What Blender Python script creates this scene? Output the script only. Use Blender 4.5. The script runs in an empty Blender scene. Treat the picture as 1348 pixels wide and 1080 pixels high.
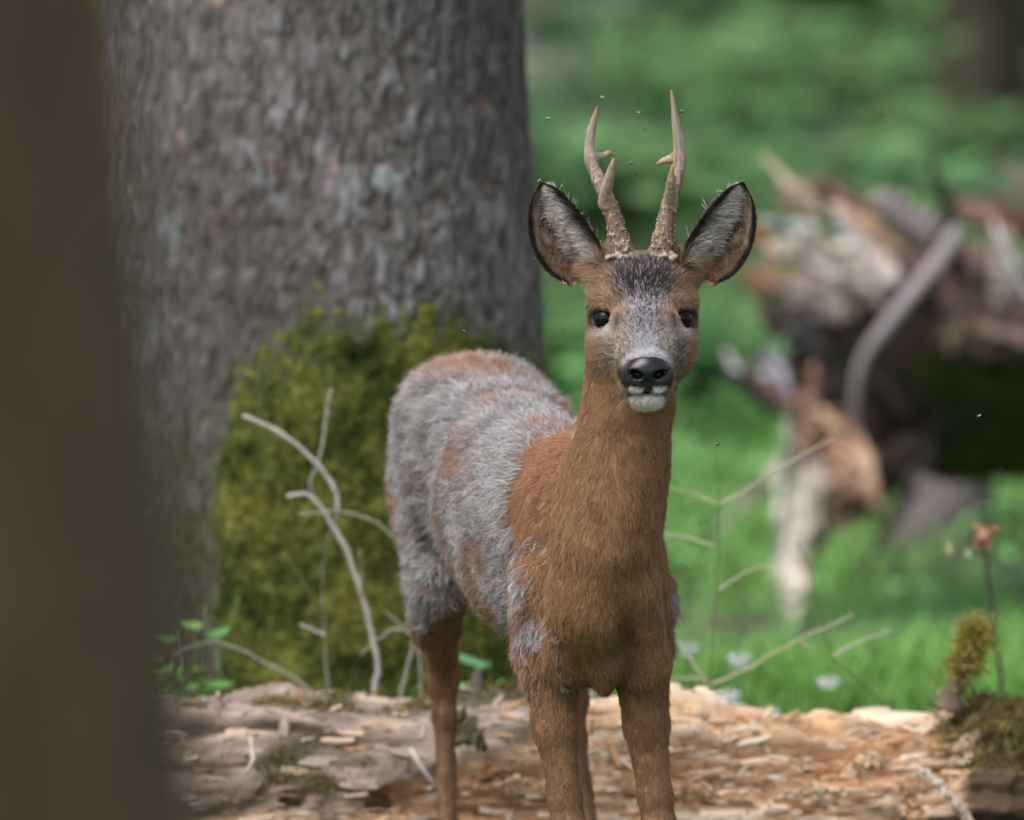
import bpy, math, random
import numpy as np
from mathutils import Vector, Matrix

random.seed(7)
RNG = np.random.default_rng(11)
SC = bpy.context.scene
COL = SC.collection
R = math.radians

# ------------------------------------------------------------------ camera
W0, H0 = 1348.0, 1080.0            # photograph size, used to turn pixels into directions
FPX = 12160.0
CAM = np.array([0.0, -11.0, 1.85])
AIM = np.array([0.0, 0.0, 0.756])
cam_d = bpy.data.cameras.new('camera')
cam = bpy.data.objects.new('camera', cam_d)
COL.objects.link(cam)
cam.location = CAM
cam.rotation_euler = Vector(AIM - CAM).to_track_quat('-Z', 'Y').to_euler()
cam_d.sensor_width = 36.0
cam_d.lens = FPX * 36.0 / W0
cam_d.clip_start = 0.1
cam_d.clip_end = 600.0
cam_d.dof.use_dof = True
cam_d.dof.focus_distance = 11.16
cam_d.dof.aperture_fstop = (cam_d.lens / 1000.0) / 0.079
SC.camera = cam

_f = (AIM - CAM) / np.linalg.norm(AIM - CAM)
_r = np.array([1.0, 0.0, 0.0])
_u = np.cross(_r, _f)


def at(px, py, Y):
    """point on the ray through photo pixel (px, py) at world depth Y"""
    d = _f + (px - W0 / 2) / FPX * _r + (H0 / 2 - py) / FPX * _u
    return CAM + d * ((Y - CAM[1]) / d[1])


def wpx(n, Y):
    """n photo pixels in metres at depth Y"""
    return n * (Y - CAM[1]) / FPX


# ------------------------------------------------------------------ sky, sun, exposure
SUN_EL, SUN_AZ = 58.0, -62.0       # azimuth from +Y (away from camera) towards +X; light comes from upper left
world = bpy.data.worlds.new('World')
SC.world = world
world.use_nodes = True
wn, wl = world.node_tree.nodes, world.node_tree.links
bg = wn['Background']
sky = wn.new('ShaderNodeTexSky')
sky.sky_type = 'NISHITA'
sky.sun_disc = False
sky.sun_elevation = R(SUN_EL)
sky.sun_rotation = R(SUN_AZ)
sky.air_density = 1.0
sky.dust_density = 4.0
hs = wn.new('ShaderNodeHueSaturation')
hs.inputs['Saturation'].default_value = 0.48
wl.new(sky.outputs[0], hs.inputs['Color'])
wl.new(hs.outputs[0], bg.inputs['Color'])
bg.inputs['Strength'].default_value = 0.12
sun_d = bpy.data.lights.new('sun', 'SUN')
sun_d.energy = 1.05
sun_d.angle = R(42)
sun_d.color = (1.0, 0.97, 0.93)
sun = bpy.data.objects.new('sun', sun_d)
COL.objects.link(sun)
_sd = Vector((math.sin(R(SUN_AZ - 75)) * math.cos(R(SUN_EL)), math.cos(R(SUN_AZ - 75)) * math.cos(R(SUN_EL)), math.sin(R(SUN_EL))))
sun.rotation_euler = (-_sd).to_track_quat('-Z', 'Y').to_euler()
sky.sun_rotation = math.atan2(_sd.x, _sd.y)
sun.location = (-4, -4, 8)
SC.view_settings.view_transform = 'Standard'
SC.view_settings.look = 'None'
SC.view_settings.gamma = 1.0
SC.view_settings.use_curve_mapping = False
SC.view_settings.exposure = 0.84
SC.render.engine = 'CYCLES'
SC.cycles.use_denoising = True
SC.cycles.max_bounces = 6
SC.cycles.diffuse_bounces = 3
SC.cycles.glossy_bounces = 2
SC.cycles.transmission_bounces = 3
SC.cycles.transparent_max_bounces = 6
SC.cycles.caustics_reflective = False
SC.cycles.caustics_refractive = False
try:
    SC.cycles_curves.shape = 'RIBBONS'
    SC.cycles_curves.subdivisions = 2
except Exception:
    pass


# ------------------------------------------------------------------ helpers
def lin(*c):
    """sRGB 0-255 to linear"""
    c = np.array(c, float) / 255.0
    return np.where(c <= 0.04045, c / 12.92, ((c + 0.055) / 1.055) ** 2.4)


def sstep(a, b, x):
    t = np.clip((x - a) / (b - a), 0, 1)
    return t * t * (3 - 2 * t)


def _hash(ix, iy, iz, seed):
    h = (ix.astype(np.int64) * 374761393 + iy.astype(np.int64) * 668265263 + iz.astype(np.int64) * 2147483647 + seed * 974634777) & 0xffffffff
    h = ((h ^ (h >> 13)) * 1274126177) & 0xffffffff
    h = ((h ^ (h >> 16)) * 2246822519) & 0xffffffff
    return ((h ^ (h >> 15)) & 0xffffff) / float(0xffffff)


def vnoise(p, scale=1.0, seed=0):
    """value noise in [-1, 1], p (n, 3)"""
    q = np.asarray(p, float) * scale
    i = np.floor(q).astype(np.int64)
    f = q - i
    f = f * f * (3 - 2 * f)
    out = 0
    for dx in (0, 1):
        wx = f[:, 0] if dx else 1 - f[:, 0]
        for dy in (0, 1):
            wy = f[:, 1] if dy else 1 - f[:, 1]
            for dz in (0, 1):
                wz = f[:, 2] if dz else 1 - f[:, 2]
                out = out + wx * wy * wz * _hash(i[:, 0] + dx, i[:, 1] + dy, i[:, 2] + dz, seed)
    return out * 2 - 1


def fbm(p, scale=1.0, octaves=4, seed=0, gain=0.5):
    s, a, t = 0, 1.0, 0
    for k in range(octaves):
        s = s + a * vnoise(p, scale * 2 ** k, seed + k * 17)
        t += a
        a *= gain
    return s / t


def mesh_np(name, V, F, smooth=True, cols=None):
    """mesh from arrays; F (m, 3) or (m, 4)"""
    me = bpy.data.meshes.new(name)
    V = np.asarray(V, np.float32)
    F = np.asarray(F, np.int32)
    me.vertices.add(len(V))
    me.vertices.foreach_set('co', V.ravel())
    me.loops.add(F.size)
    me.loops.foreach_set('vertex_index', F.ravel())
    me.polygons.add(len(F))
    me.polygons.foreach_set('loop_start', np.arange(0, F.size, F.shape[1], dtype=np.int32))
    me.update(calc_edges=True)
    me.validate()
    me.polygons.foreach_set('use_smooth', np.full(len(me.polygons), smooth))
    if cols is not None:
        set_col(me, cols)
    return me


def set_col(me, cols, name='col'):
    a = me.attributes.new(name, 'FLOAT_COLOR', 'POINT')
    c = np.ones((len(cols), 4), np.float32)
    c[:, :3] = cols
    a.data.foreach_set('color', c.ravel())


def set_float(me, vals, name):
    a = me.attributes.new(name, 'FLOAT', 'POINT')
    a.data.foreach_set('value', np.asarray(vals, np.float32))


def obj(name, data, mat=None, parent=None):
    o = bpy.data.objects.new(name, data)
    COL.objects.link(o)
    if mat is not None and data is not None:
        data.materials.append(mat)
    if parent is not None:
        o.parent = parent
    return o


def empty(name, loc, label, cat, group=None):
    o = bpy.data.objects.new(name, None)
    COL.objects.link(o)
    o.location = loc
    o.empty_display_size = 0.05
    return tag(o, label, cat, group)


def tag(o, label=None, cat=None, group=None, kind=None):
    if label:
        o['label'] = label
    if cat:
        o['category'] = cat
    if group:
        o['group'] = group
    if kind:
        o['kind'] = kind
    return o


def copy_tree(o, parent=None):
    c = o.copy()
    COL.objects.link(c)
    c.parent = parent
    for ch in list(o.children):
        copy_tree(ch, c)
    return c


class MB:
    """collects vertices and triangles/quads"""
    def __init__(self):
        self.V, self.F, self.C, self.n = [], [], [], 0

    def add(self, V, F, c=None):
        V = np.asarray(V, float)
        F = np.asarray(F, int)
        if F.shape[1] == 3:
            F = np.hstack([F, F[:, 2:3]])
        self.V.append(V)
        self.F.append(F + self.n)
        if c is not None:
            c = np.asarray(c, float)
            self.C.append(np.broadcast_to(c, (len(V), 3)) if c.ndim == 1 else c)
        self.n += len(V)

    def tube(self, pts, rad, n=8, c=None, rough=0.0, seed=0):
        pts = np.asarray(pts, float)
        rad = np.broadcast_to(np.asarray(rad, float), (len(pts),))
        m = len(pts)
        T = np.gradient(pts, axis=0)
        T /= np.linalg.norm(T, axis=1)[:, None] + 1e-12
        up = np.array([0.31, 0.83, 0.46])
        A = np.cross(T, up)
        A /= np.linalg.norm(A, axis=1)[:, None] + 1e-12
        B = np.cross(T, A)
        th = np.linspace(0, 2 * np.pi, n, endpoint=False)
        V = pts[:, None, :] + rad[:, None, None] * (np.cos(th)[None, :, None] * A[:, None, :] + np.sin(th)[None, :, None] * B[:, None, :])
        V = V.reshape(-1, 3)
        if rough:
            ctr = np.repeat(pts, n, 0)
            V = ctr + (V - ctr) * (1 + rough * fbm(V, 1.2 / rad.mean(), 4, seed, .65))[:, None]
        i = np.arange(m - 1)[:, None] * n
        j = np.arange(n)[None, :]
        jn = (j + 1) % n
        F = np.stack([i + j, i + jn, i + n + jn, i + n + j], -1).reshape(-1, 4)
        V = np.vstack([V, pts[:1], pts[-1:]])
        a, b = m * n, m * n + 1
        jj = np.arange(n)
        jx = (jj + 1) % n
        c0 = np.stack([np.full(n, a), jx, jj, jj], -1)
        c1 = np.stack([np.full(n, b), (m - 1) * n + jj, (m - 1) * n + jx, (m - 1) * n + jx], -1)
        self.add(V, np.vstack([F, c0, c1]), c)

    def mesh(self, name, smooth=True):
        V = np.vstack(self.V)
        F = np.vstack(self.F)
        tri = F[:, 2] == F[:, 3]
        me = bpy.data.meshes.new(name)
        me.vertices.add(len(V))
        me.vertices.foreach_set('co', V.astype(np.float32).ravel())
        Fq, Ft = F[~tri], F[tri][:, :3]
        loops = np.concatenate([Fq.ravel(), Ft.ravel()]).astype(np.int32)
        starts = np.concatenate([np.arange(len(Fq)) * 4, len(Fq) * 4 + np.arange(len(Ft)) * 3]).astype(np.int32)
        me.loops.add(len(loops))
        me.loops.foreach_set('vertex_index', loops)
        me.polygons.add(len(starts))
        me.polygons.foreach_set('loop_start', starts)
        me.update(calc_edges=True)
        me.validate()
        me.polygons.foreach_set('use_smooth', np.full(len(me.polygons), smooth))
        if self.C:
            set_col(me, np.vstack(self.C))
        return me

    def build(self, name, mat, parent=None, smooth=True, origin=None):
        if origin is not None:
            self.V = [v - np.asarray(origin) for v in self.V]
        return obj(name, self.mesh(name, smooth), mat, parent)


def spline(pts, n):
    """Catmull-Rom through pts, n samples"""
    P = np.asarray(pts, float)
    P = np.vstack([2 * P[0] - P[1], P, 2 * P[-1] - P[-2]])
    m = len(P) - 3
    t = np.linspace(0, m - 1e-6, n)
    i = t.astype(int)
    f = (t - i)[:, None]
    a, b, c, d = P[i], P[i + 1], P[i + 2], P[i + 3]
    return 0.5 * (2 * b + (c - a) * f + (2 * a - 5 * b + 4 * c - d) * f ** 2 + (3 * b - a - 3 * c + d) * f ** 3)


# ------------------------------------------------------------------ materials
def new_mat(name):
    m = bpy.data.materials.new(name)
    m.use_nodes = True
    nt = m.node_tree
    b = nt.nodes['Principled BSDF']
    return m, nt.nodes, nt.links, b


def ramp(nodes, stops, interp='LINEAR'):
    r = nodes.new('ShaderNodeValToRGB')
    r.color_ramp.interpolation = interp
    el = r.color_ramp.elements
    while len(el) < len(stops):
        el.new(0.5)
    for e, (p, c) in zip(el, stops):
        e.position = p
        e.color = (*c, 1)
    return r


def tex_noise(nodes, links, scale, detail=4, rough=0.55, stretch=(1, 1, 1), coord='Object', rot=(0, 0, 0)):
    tc = nodes.new('ShaderNodeTexCoord')
    mp = nodes.new('ShaderNodeMapping')
    mp.inputs['Scale'].default_value = stretch
    mp.inputs['Rotation'].default_value = rot
    links.new(tc.outputs[coord], mp.inputs['Vector'])
    n = nodes.new('ShaderNodeTexNoise')
    n.inputs['Scale'].default_value = scale
    n.inputs['Detail'].default_value = detail
    n.inputs['Roughness'].default_value = rough
    links.new(mp.outputs[0], n.inputs['Vector'])
    return n


def mixc(nodes, links, fac, a, b, mode='MIX'):
    m = nodes.new('ShaderNodeMix')
    m.data_type = 'RGBA'
    m.blend_type = mode
    for sock, v in ((m.inputs[0], fac), (m.inputs[6], a), (m.inputs[7], b)):
        if hasattr(v, 'links') or hasattr(v, 'is_linked'):
            links.new(v, sock)
        elif isinstance(v, (int, float)):
            sock.default_value = v
        else:
            sock.default_value = (*v, 1)
    return m.outputs[2]


def bump(nodes, links, b, height, strength=0.5, dist=0.01):
    bp = nodes.new('ShaderNodeBump')
    bp.inputs['Strength'].default_value = strength
    bp.inputs['Distance'].default_value = dist
    links.new(height, bp.inputs['Height'])
    links.new(bp.outputs[0], b.inputs['Normal'])


def mat_attr(name, rough=0.8, noise=None, spec=0.25, mott=0.0, bstr=0.0, bdist=0.004, rough_attr=False):
    """colour from the 'col' attribute, mottled by a fine noise"""
    m, N, L, b = new_mat(name)
    a = N.new('ShaderNodeAttribute')
    a.attribute_name = 'col'
    c = a.outputs['Color']
    if noise:
        n = tex_noise(N, L, noise[0], 5, 0.6, noise[1])
        if mott:
            rp = ramp(N, [(0.25, (1 - mott,) * 3), (0.75, (1 + mott,) * 3)])
            L.new(n.outputs['Fac'], rp.inputs[0])
            c = mixc(N, L, 1.0, c, rp.outputs[0], 'MULTIPLY')
        if bstr:
            bump(N, L, b, n.outputs['Fac'], bstr, bdist)
    L.new(c, b.inputs['Base Color'])
    b.inputs['Roughness'].default_value = rough
    b.inputs['Specular IOR Level'].default_value = spec
    if rough_attr:
        a2 = N.new('ShaderNodeAttribute')
        a2.attribute_name = 'rough'
        L.new(a2.outputs['Fac'], b.inputs['Roughness'])
    return m


def mat_hair():
    m, N, L, b = new_mat('fur')
    a = N.new('ShaderNodeAttribute')
    a.attribute_name = 'col'
    hi = N.new('ShaderNodeHairInfo')
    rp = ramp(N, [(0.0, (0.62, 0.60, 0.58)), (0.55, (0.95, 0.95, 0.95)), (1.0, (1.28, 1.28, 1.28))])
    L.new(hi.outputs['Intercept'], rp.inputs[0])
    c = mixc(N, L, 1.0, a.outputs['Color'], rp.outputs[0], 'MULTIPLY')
    L.new(c, b.inputs['Base Color'])
    b.inputs['Roughness'].default_value = 0.48
    b.inputs['Specular IOR Level'].default_value = 0.3
    return m


def mat_leaf(name, c1, c2, trans=0.35, scale=3.0):
    m, N, L, b = new_mat(name)
    oi = N.new('ShaderNodeObjectInfo')
    n = tex_noise(N, L, scale, 3)
    rp = ramp(N, [(0.36, c1), (0.62, c2)])
    L.new(n.outputs['Fac'], rp.inputs[0])
    L.new(rp.outputs[0], b.inputs['Base Color'])
    b.inputs['Roughness'].default_value = 0.5
    b.inputs['Specular IOR Level'].default_value = 0.3
    tr = N.new('ShaderNodeBsdfTranslucent')
    L.new(rp.outputs[0], tr.inputs['Color'])
    mx = N.new('ShaderNodeMixShader')
    mx.inputs[0].default_value = trans
    L.new(b.outputs[0], mx.inputs[1])
    L.new(tr.outputs[0], mx.inputs[2])
    L.new(mx.outputs[0], N['Material Output'].inputs['Surface'])
    return m


M = {}
M['hair'] = mat_hair()
M['skin'] = mat_attr('deer_skin', 0.75, (900.0, (1, 1, 1)), 0.5, 0.12, 0.25, 0.0008, rough_attr=True)
M['antler'] = mat_attr('antler_bone', 0.55, (260.0, (1, 1, 0.25)), 0.35, 0.28, 0.5, 0.0012)
M['attr'] = mat_attr('mottled', 0.85, (40.0, (1, 1, 1)), 0.2, 0.25, 0.3, 0.006)
M['twig'] = mat_attr('dry_twig', 0.75, (160.0, (1, 1, 1)), 0.25, 0.22, 0.3, 0.001)
M['wood'] = mat_attr('rotten_wood', 0.8, (55.0, (0.16, 1, 1)), 0.2, 0.34, 0.5, 0.006)
M['bark'] = mat_attr('bark', 0.9, (60.0, (1, 1, 0.45)), 0.15, 0.30, 0.6, 0.008)
M['moss'] = mat_attr('moss', 0.9, (70.0, (1, 1, 1)), 0.1, 0.35)
M['splinter'] = mat_attr('splinter_wood', 0.8, (30.0, (1, 1, 0.2)), 0.2, 0.3, 0.4, 0.01)
M['leaf'] = mat_leaf('leaf', (0.05, 0.15, 0.06), (0.19, 0.44, 0.17), 0.5, 4.5)
M['leaf_dark'] = mat_leaf('leaf_dark', (0.035, 0.10, 0.05), (0.11, 0.28, 0.12), 0.4, 4.5)
M['leaf_light'] = mat_leaf('leaf_light', (0.13, 0.28, 0.10), (0.33, 0.57, 0.24), 0.5, 4.0)
M['grass'] = mat_attr('grass', 0.6, None, 0.25)
m, N, L, b = new_mat('eye')
b.inputs['Base Color'].default_value = (0.006, 0.004, 0.003, 1)
b.inputs['Roughness'].default_value = 0.08
b.inputs['IOR'].default_value = 1.3
M['eye'] = m

# floor: leaf litter with green patches
m, N, L, b = new_mat('forest_floor')
n1 = tex_noise(N, L, 0.9, 4)
n2 = tex_noise(N, L, 22.0, 5, 0.65)
rp = ramp(N, [(0.25, (0.04, 0.036, 0.034)), (0.5, (0.085, 0.075, 0.066)), (0.75, (0.15, 0.13, 0.115))])
L.new(n2.outputs['Fac'], rp.inputs[0])
rg = ramp(N, [(0.25, (0.04, 0.12, 0.035)), (0.75, (0.10, 0.25, 0.075))])
L.new(n2.outputs['Fac'], rg.inputs[0])
rm = ramp(N, [(0.47, (0, 0, 0)), (0.62, (1, 1, 1))])
L.new(n1.outputs['Fac'], rm.inputs[0])
L.new(mixc(N, L, rm.outputs[0], rp.outputs[0], rg.outputs[0]), b.inputs['Base Color'])
b.inputs['Roughness'].default_value = 0.95
bump(N, L, b, n2.outputs['Fac'], 0.6, 0.03)
M['floor'] = m

# ------------------------------------------------------------------ the forest floor
_ys = np.concatenate([np.linspace(-16, 9, 101), np.linspace(9.6, 60, 90), np.linspace(62, 260, 40)])
_xs = np.concatenate([np.linspace(-120, -8, 18)[:-1], np.linspace(-8, 8, 97), np.linspace(8, 120, 18)[1:]])
gx, gy = np.meshgrid(_xs, _ys)
gp = np.stack([gx.ravel(), gy.ravel(), np.zeros(gx.size)], 1)


def ground_z(p):
    p = np.atleast_2d(np.asarray(p, float))[:, :2]
    q = np.column_stack([p, np.zeros(len(p))])
    amp = sstep(2.5, 9.0, p[:, 1]) * 0.05 + 0.006
    return amp * fbm(q, 0.8, 3, 5) - 0.004 - .24 * sstep(2.6, 6.2, p[:, 1])


gp[:, 2] = ground_z(gp)
nx_, ny_ = len(_xs), len(_ys)
ii = (np.arange(ny_ - 1)[:, None] * nx_ + np.arange(nx_ - 1)[None, :]).ravel()
gf = np.stack([ii, ii + 1, ii + nx_ + 1, ii + nx_], 1)
o = obj('forest_floor', mesh_np('forest_floor', gp, gf), M['floor'])
tag(o, 'leaf litter forest floor with green patches', None, None, 'structure')
# ------------------------------------------------------------------ big spruce behind the log
def trunk_grid(name, cx, cy, rfun, lean, zs, nth, disp):
    th = np.linspace(0, 2 * np.pi, nth, endpoint=False)
    Z, TH = np.meshgrid(zs, th, indexing='ij')
    r = rfun(Z, TH)
    P = np.stack([cx + lean[0] * Z + r * np.sin(TH), cy + lean[1] * Z - r * np.cos(TH), Z], -1).reshape(-1, 3)
    Nn = np.stack([np.sin(TH), -np.cos(TH), np.zeros_like(TH)], -1).reshape(-1, 3)
    m = len(zs)
    i = np.arange(m - 1)[:, None] * nth
    j = np.arange(nth)[None, :]
    jn = (j + 1) % nth
    F = np.stack([i + j, i + jn, i + nth + jn, i + nth + j], -1).reshape(-1, 4)
    return P, Nn, F, TH.ravel(), Z.ravel()


def blades(n, P, D, Lb, wid, cols, rng=RNG, curve=.3):
    """n tapered blades: P root, D direction (unit), Lb length, wid width -> MB-ready arrays"""
    side = np.cross(D, rng.normal(size=(n, 3)))
    side /= np.linalg.norm(side, axis=1)[:, None] + 1e-9
    bend = np.cross(side, D) * curve
    w = np.asarray(wid)[:, None] * .5
    a, b_ = P - side * w, P + side * w
    mid = P + (D * .55 + bend * .2) * Lb[:, None]
    c, d = mid + side * w * .75, mid - side * w * .75
    t = P + (D * .9 + bend) * Lb[:, None]
    V = np.stack([a, b_, c, d, t], 1).reshape(-1, 3)
    k = np.arange(n)[:, None] * 5
    F = np.vstack([k + np.array([[0, 1, 2, 3]]), k + np.array([[3, 2, 4, 4]])])
    C = np.repeat(cols, 5, 0)
    return V, F, C


TX, TY = -0.283, 2.10
zs = np.concatenate([np.linspace(-.06, 1.5, 340), np.linspace(1.52, 6.5, 120)])


def spruce_r(Z, TH):
    r = np.interp(Z, [-.06, 0, .15, .3, .6, 1.1, 2, 6.5], [.50, .47, .405, .372, .335, .298, .27, .20])
    low = np.clip(1 - Z / .75, 0, 1) ** 1.2
    r = r + low * (.035 * np.cos(3 * (TH - .25)) + .022 * np.cos(5 * TH + 1.0))
    groove = np.exp(-((TH + .58) / .13) ** 2)             # hollow beside the mossy buttress
    return r - groove * np.clip(1 - Z / .62, 0, 1) * .055


P, Nn, F, TH, Z = trunk_grid('trunk', TX, TY, spruce_r, (0.0, 0.0), zs, 560, None)
ns = P * np.array([1, 1, .40])
plates = fbm(ns, 72, 3, 2)
ridge = 1 - np.abs(fbm(ns, 56, 3, 8)) * 2.4
fine = fbm(P * np.array([1, 1, .6]), 110, 2, 4)
big = fbm(P, 5, 3, 12)
P = P + Nn * (.004 * plates - .003 * sstep(.55, .95, ridge) + .002 * fine + .008 * big)[:, None]
c = np.tile(lin(101, 98, 95), (len(P), 1))
c = c + (lin(136, 134, 136) - c) * sstep(.0, .6, plates + .35 * fine + .25 * big)[:, None]
c = c + (lin(60, 55, 51) - c) * (sstep(.60, .95, ridge - .2 * plates) * .65)[:, None]
lich = sstep(.42, .58, fbm(P * np.array([1, 1, .7]), 19, 2, 40)) * sstep(-.1, .25, fbm(P, 4, 2, 44))
c = c + (lin(160, 176, 176) - c) * (lich * .4)[:, None]
pink = sstep(.55, .66, fbm(P, 24, 2, 51))
c = c + (lin(168, 140, 132) - c) * (pink * .6)[:, None]
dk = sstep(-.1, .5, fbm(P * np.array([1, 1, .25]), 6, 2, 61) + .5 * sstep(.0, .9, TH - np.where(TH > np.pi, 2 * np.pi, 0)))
c = c + (lin(72, 66, 62) - c) * (dk * .55)[:, None]  # random dark streaks, plus the shaded right side of the trunk painted in
tha = np.where(TH > np.pi, TH - 2 * np.pi, TH)

# where moss grows: one thick cushion on the front buttress, a thin dark film left of it
top = np.interp(P[:, 0], [-.415, -.40, -.37, -.31, -.2, -.1, 0, .12], [.48, .55, .63, .685, .70, .69, .63, .5])
mossw = sstep(-.07, .09, top - P[:, 2] + .07 * fbm(P * np.array([1, 1, .5]), 16, 4, 70, .65) + .04 * fbm(P, 50, 2, 75)) * sstep(-.435, -.375, P[:, 0] + .03 * fbm(P, 14, 4, 71, .6)) * (P[:, 1] < TY)
film = sstep(.62, .50, P[:, 2] + .06 * fbm(P, 9, 2, 72)) * (P[:, 1] < TY) * (1 - mossw) * sstep(-.5, .2, fbm(P, 13, 3, 73))
c = c + (lin(62, 60, 30) - c) * (film * .75)[:, None]
c = c + (lin(78, 84, 42) - c) * (sstep(.02, .5, mossw) * .8)[:, None]
c = c + (lin(48, 44, 36) - c) * (sstep(.55, .2, P[:, 2]) * sstep(-.40, -.44, P[:, 0]) * .6)[:, None]  # shade in the hollow beside the buttress, painted onto the bark
spruce = empty('spruce_tree', (TX, TY, 0), 'thick grey spruce with bright green moss on its base, behind the rotten log', 'tree')
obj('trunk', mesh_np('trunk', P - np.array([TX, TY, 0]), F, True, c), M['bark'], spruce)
# moss cushion: a lumpy shell with fuzz
sel = mossw > .10
fm = sel[F].all(1)
ids = np.unique(F[fm])
rem = np.full(len(P), -1)
rem[ids] = np.arange(len(ids))
mp_ = P[ids] + Nn[ids] * ((-.004 + .009 * mossw[ids]) + .009 * fbm(P[ids] + .01 * RNG.normal(size=(len(ids), 1)) * 0, 17, 4, 80, .6) * mossw[ids] + .006 * fbm(P[ids], 60, 2, 81))[:, None]


def moss_col(q, k=80):
    n1 = fbm(q, 9, 5, k + 3, .62)
    n2 = fbm(q, 60, 3, k + 4, .7)
    a = lin(72, 82, 36) + (lin(118, 118, 58) - lin(72, 82, 36)) * sstep(-.3, .5, n1 + .5 * n2)[:, None]
    return a + (lin(40, 50, 24) - a) * sstep(.1, .5, -n1 + .3 * n2)[:, None]


mb = MB()
Fm = rem[F[fm]]
mb.add(mp_, Fm, moss_col(mp_))
nb = 42000
pick = RNG.choice(len(ids), nb, p=mossw[ids] / mossw[ids].sum())
bP = mp_[pick] + RNG.normal(0, .004, (nb, 3))
D = Nn[ids][pick] * .8 + np.array([0, 0, .15]) + RNG.normal(0, .45, (nb, 3))
D /= np.linalg.norm(D, axis=1)[:, None]
mb.add(*blades(nb, bP, D, RNG.uniform(.006, .012, nb) * (.4 + .6 * mossw[ids][pick]), np.full(nb, .0024), np.clip(moss_col(bP) * RNG.normal(1, .22, nb)[:, None], .005, .6)))
o = mb.build('moss', M['moss'], spruce, origin=(TX, TY, 0))
tag(o, 'thick yellow-green moss cushion on the base of the trunk', kind='stuff')

# ------------------------------------------------------------------ dark trunk close to the camera
fx, fy = -.341, -6.3
zs2 = np.concatenate([np.linspace(-.05, 2.4, 120), np.linspace(2.45, 6.5, 50)])
P2, N2_, F2, TH2, Z2 = trunk_grid('trunk', fx, fy, lambda Z, TH: np.interp(Z, [-.05, .1, .5, 1.2, 1.6, 6.5], [.36, .32, .272, .242, .222, .16]) + .01 * np.cos(3 * TH), (-.052, 0), zs2, 200, None)
pl = fbm(P2 * np.array([1, 1, .35]), 26, 3, 90)
P2 = P2 + N2_ * (.008 * pl)[:, None]
c = np.tile(lin(92, 79, 62), (len(P2), 1)) * (1 + .35 * pl)[:, None]
c = c + (lin(92, 68, 56) - c) * (sstep(.1, .5, fbm(P2, 7, 2, 93)) * .5)[:, None]
near_tree = empty('foreground_tree', (fx, fy, 0), 'dark brown tree trunk standing well in front of the deer', 'tree')
obj('trunk', mesh_np('trunk', P2 - np.array([fx, fy, 0]), F2, True, c), M['bark'], near_tree)

# ------------------------------------------------------------------ trunks far behind
far = [(775, 26, 22.0, .20, 'pale grey tree trunk far behind, between the spruce and the deer antlers', lin(120, 112, 116)),
       (1290, 105, 17.5, .11, 'dark brown tree trunk far behind, above the shattered fallen tree', lin(62, 58, 48))]
for px, py, Y, r, lab, cc in far:
    b0 = at(px, py, Y)
    zz = np.concatenate([np.linspace(-.1, 2, 40), np.linspace(2.2, 8, 24)])
    gz0 = float(ground_z([[b0[0], Y]])[0])
    P3, N3, F3, T3, Z3 = trunk_grid('trunk', b0[0], Y, lambda Z, TH: r * np.interp(Z, [-.1, .1, .5, 8], [1.7, 1.4, 1.1, .6]) + .02 * np.cos(4 * TH) * np.clip(1 - Z, 0, 1), (0.01, 0), zz, 60, None)
    P3 = P3 + N3 * (.015 * fbm(P3 * np.array([1, 1, .4]), 12, 3, 97))[:, None]
    c = cc[None] * (1 + .4 * fbm(P3, 9, 3, 98))[:, None]
    t = empty('far_tree', (b0[0], Y, gz0), lab, 'tree')
    obj('trunk', mesh_np('trunk', P3 - np.array([b0[0], Y, 0]), F3, True, c), M['bark'], t)

# ------------------------------------------------------------------ the rotten log
LY, LZ = 1.22, .091
nx, nt = 900, 150
lx = np.linspace(-1.0, 1.35, nx)
lt = np.linspace(-.35 * np.pi, 1.12 * np.pi, nt)      # from the ground in front over the top to the back
LX, LT = np.meshgrid(lx, lt, indexing='ij')
LX, LT = LX.ravel(), LT.ravel()
rad_y = .155 + .012 * np.sin(LX * 4 + 1) + .010 * np.sin(LX * 9)
rad_z = .134 + .008 * np.sin(LX * 3.1 + 2) + .006 * np.sin(LX * 11)
ln_ = np.stack([np.zeros_like(LX), -np.cos(LT), np.sin(LT)], 1)
lp = np.stack([LX, LY - rad_y * np.cos(LT), LZ + rad_z * np.sin(LT)], 1)
st = lp * np.array([.11, 1, 1])
n_a = fbm(st, 30, 4, 100)
n_b = fbm(st, 75, 3, 101)
n_c = fbm(lp * np.array([.6, 1, 1]), 16, 3, 102)
steps = np.floor((n_a * 1.6 + n_c * .8) * 4.0 + .5 * n_b) / 4.0
# grey weathered shell, ragged, over the picture-left part
edge = -.02 + .10 * n_c + .07 * n_a
shell = sstep(-.02, .02, edge - LX - .16 * sstep(.9, .2, LT)) * sstep(-.05, .05, LT - .30 - .30 * n_c - .25 * n_a + .25 * sstep(-.30, -.45, LX))
barkend = sstep(.59, .62, LX + .03 * n_c) * sstep(1.9, 1.5, LT)
disp = .026 * steps + .010 * n_b + .012 * n_c
disp = disp * (1 - .45 * shell) + .018 * shell + (.020 + .008 * n_a) * barkend
pit = sstep(.50, .62, fbm(lp * np.array([.7, 1, 1]), 24, 2, 104)) * (1 - shell) * (1 - barkend)
disp -= .020 * pit
lp = lp + ln_ * disp[:, None]
tan_, pale, dkc = lin(196, 164, 132), lin(220, 198, 174), lin(148, 110, 80)
c = np.tile(tan_, (len(lp), 1))
c = c + (pale - c) * sstep(.0, .5, n_b + .5 * steps)[:, None]
c = c + (dkc - c) * (sstep(.05, .45, -steps * .8 - .3 * n_b + .2 * n_c) * .75)[:, None]
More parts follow.
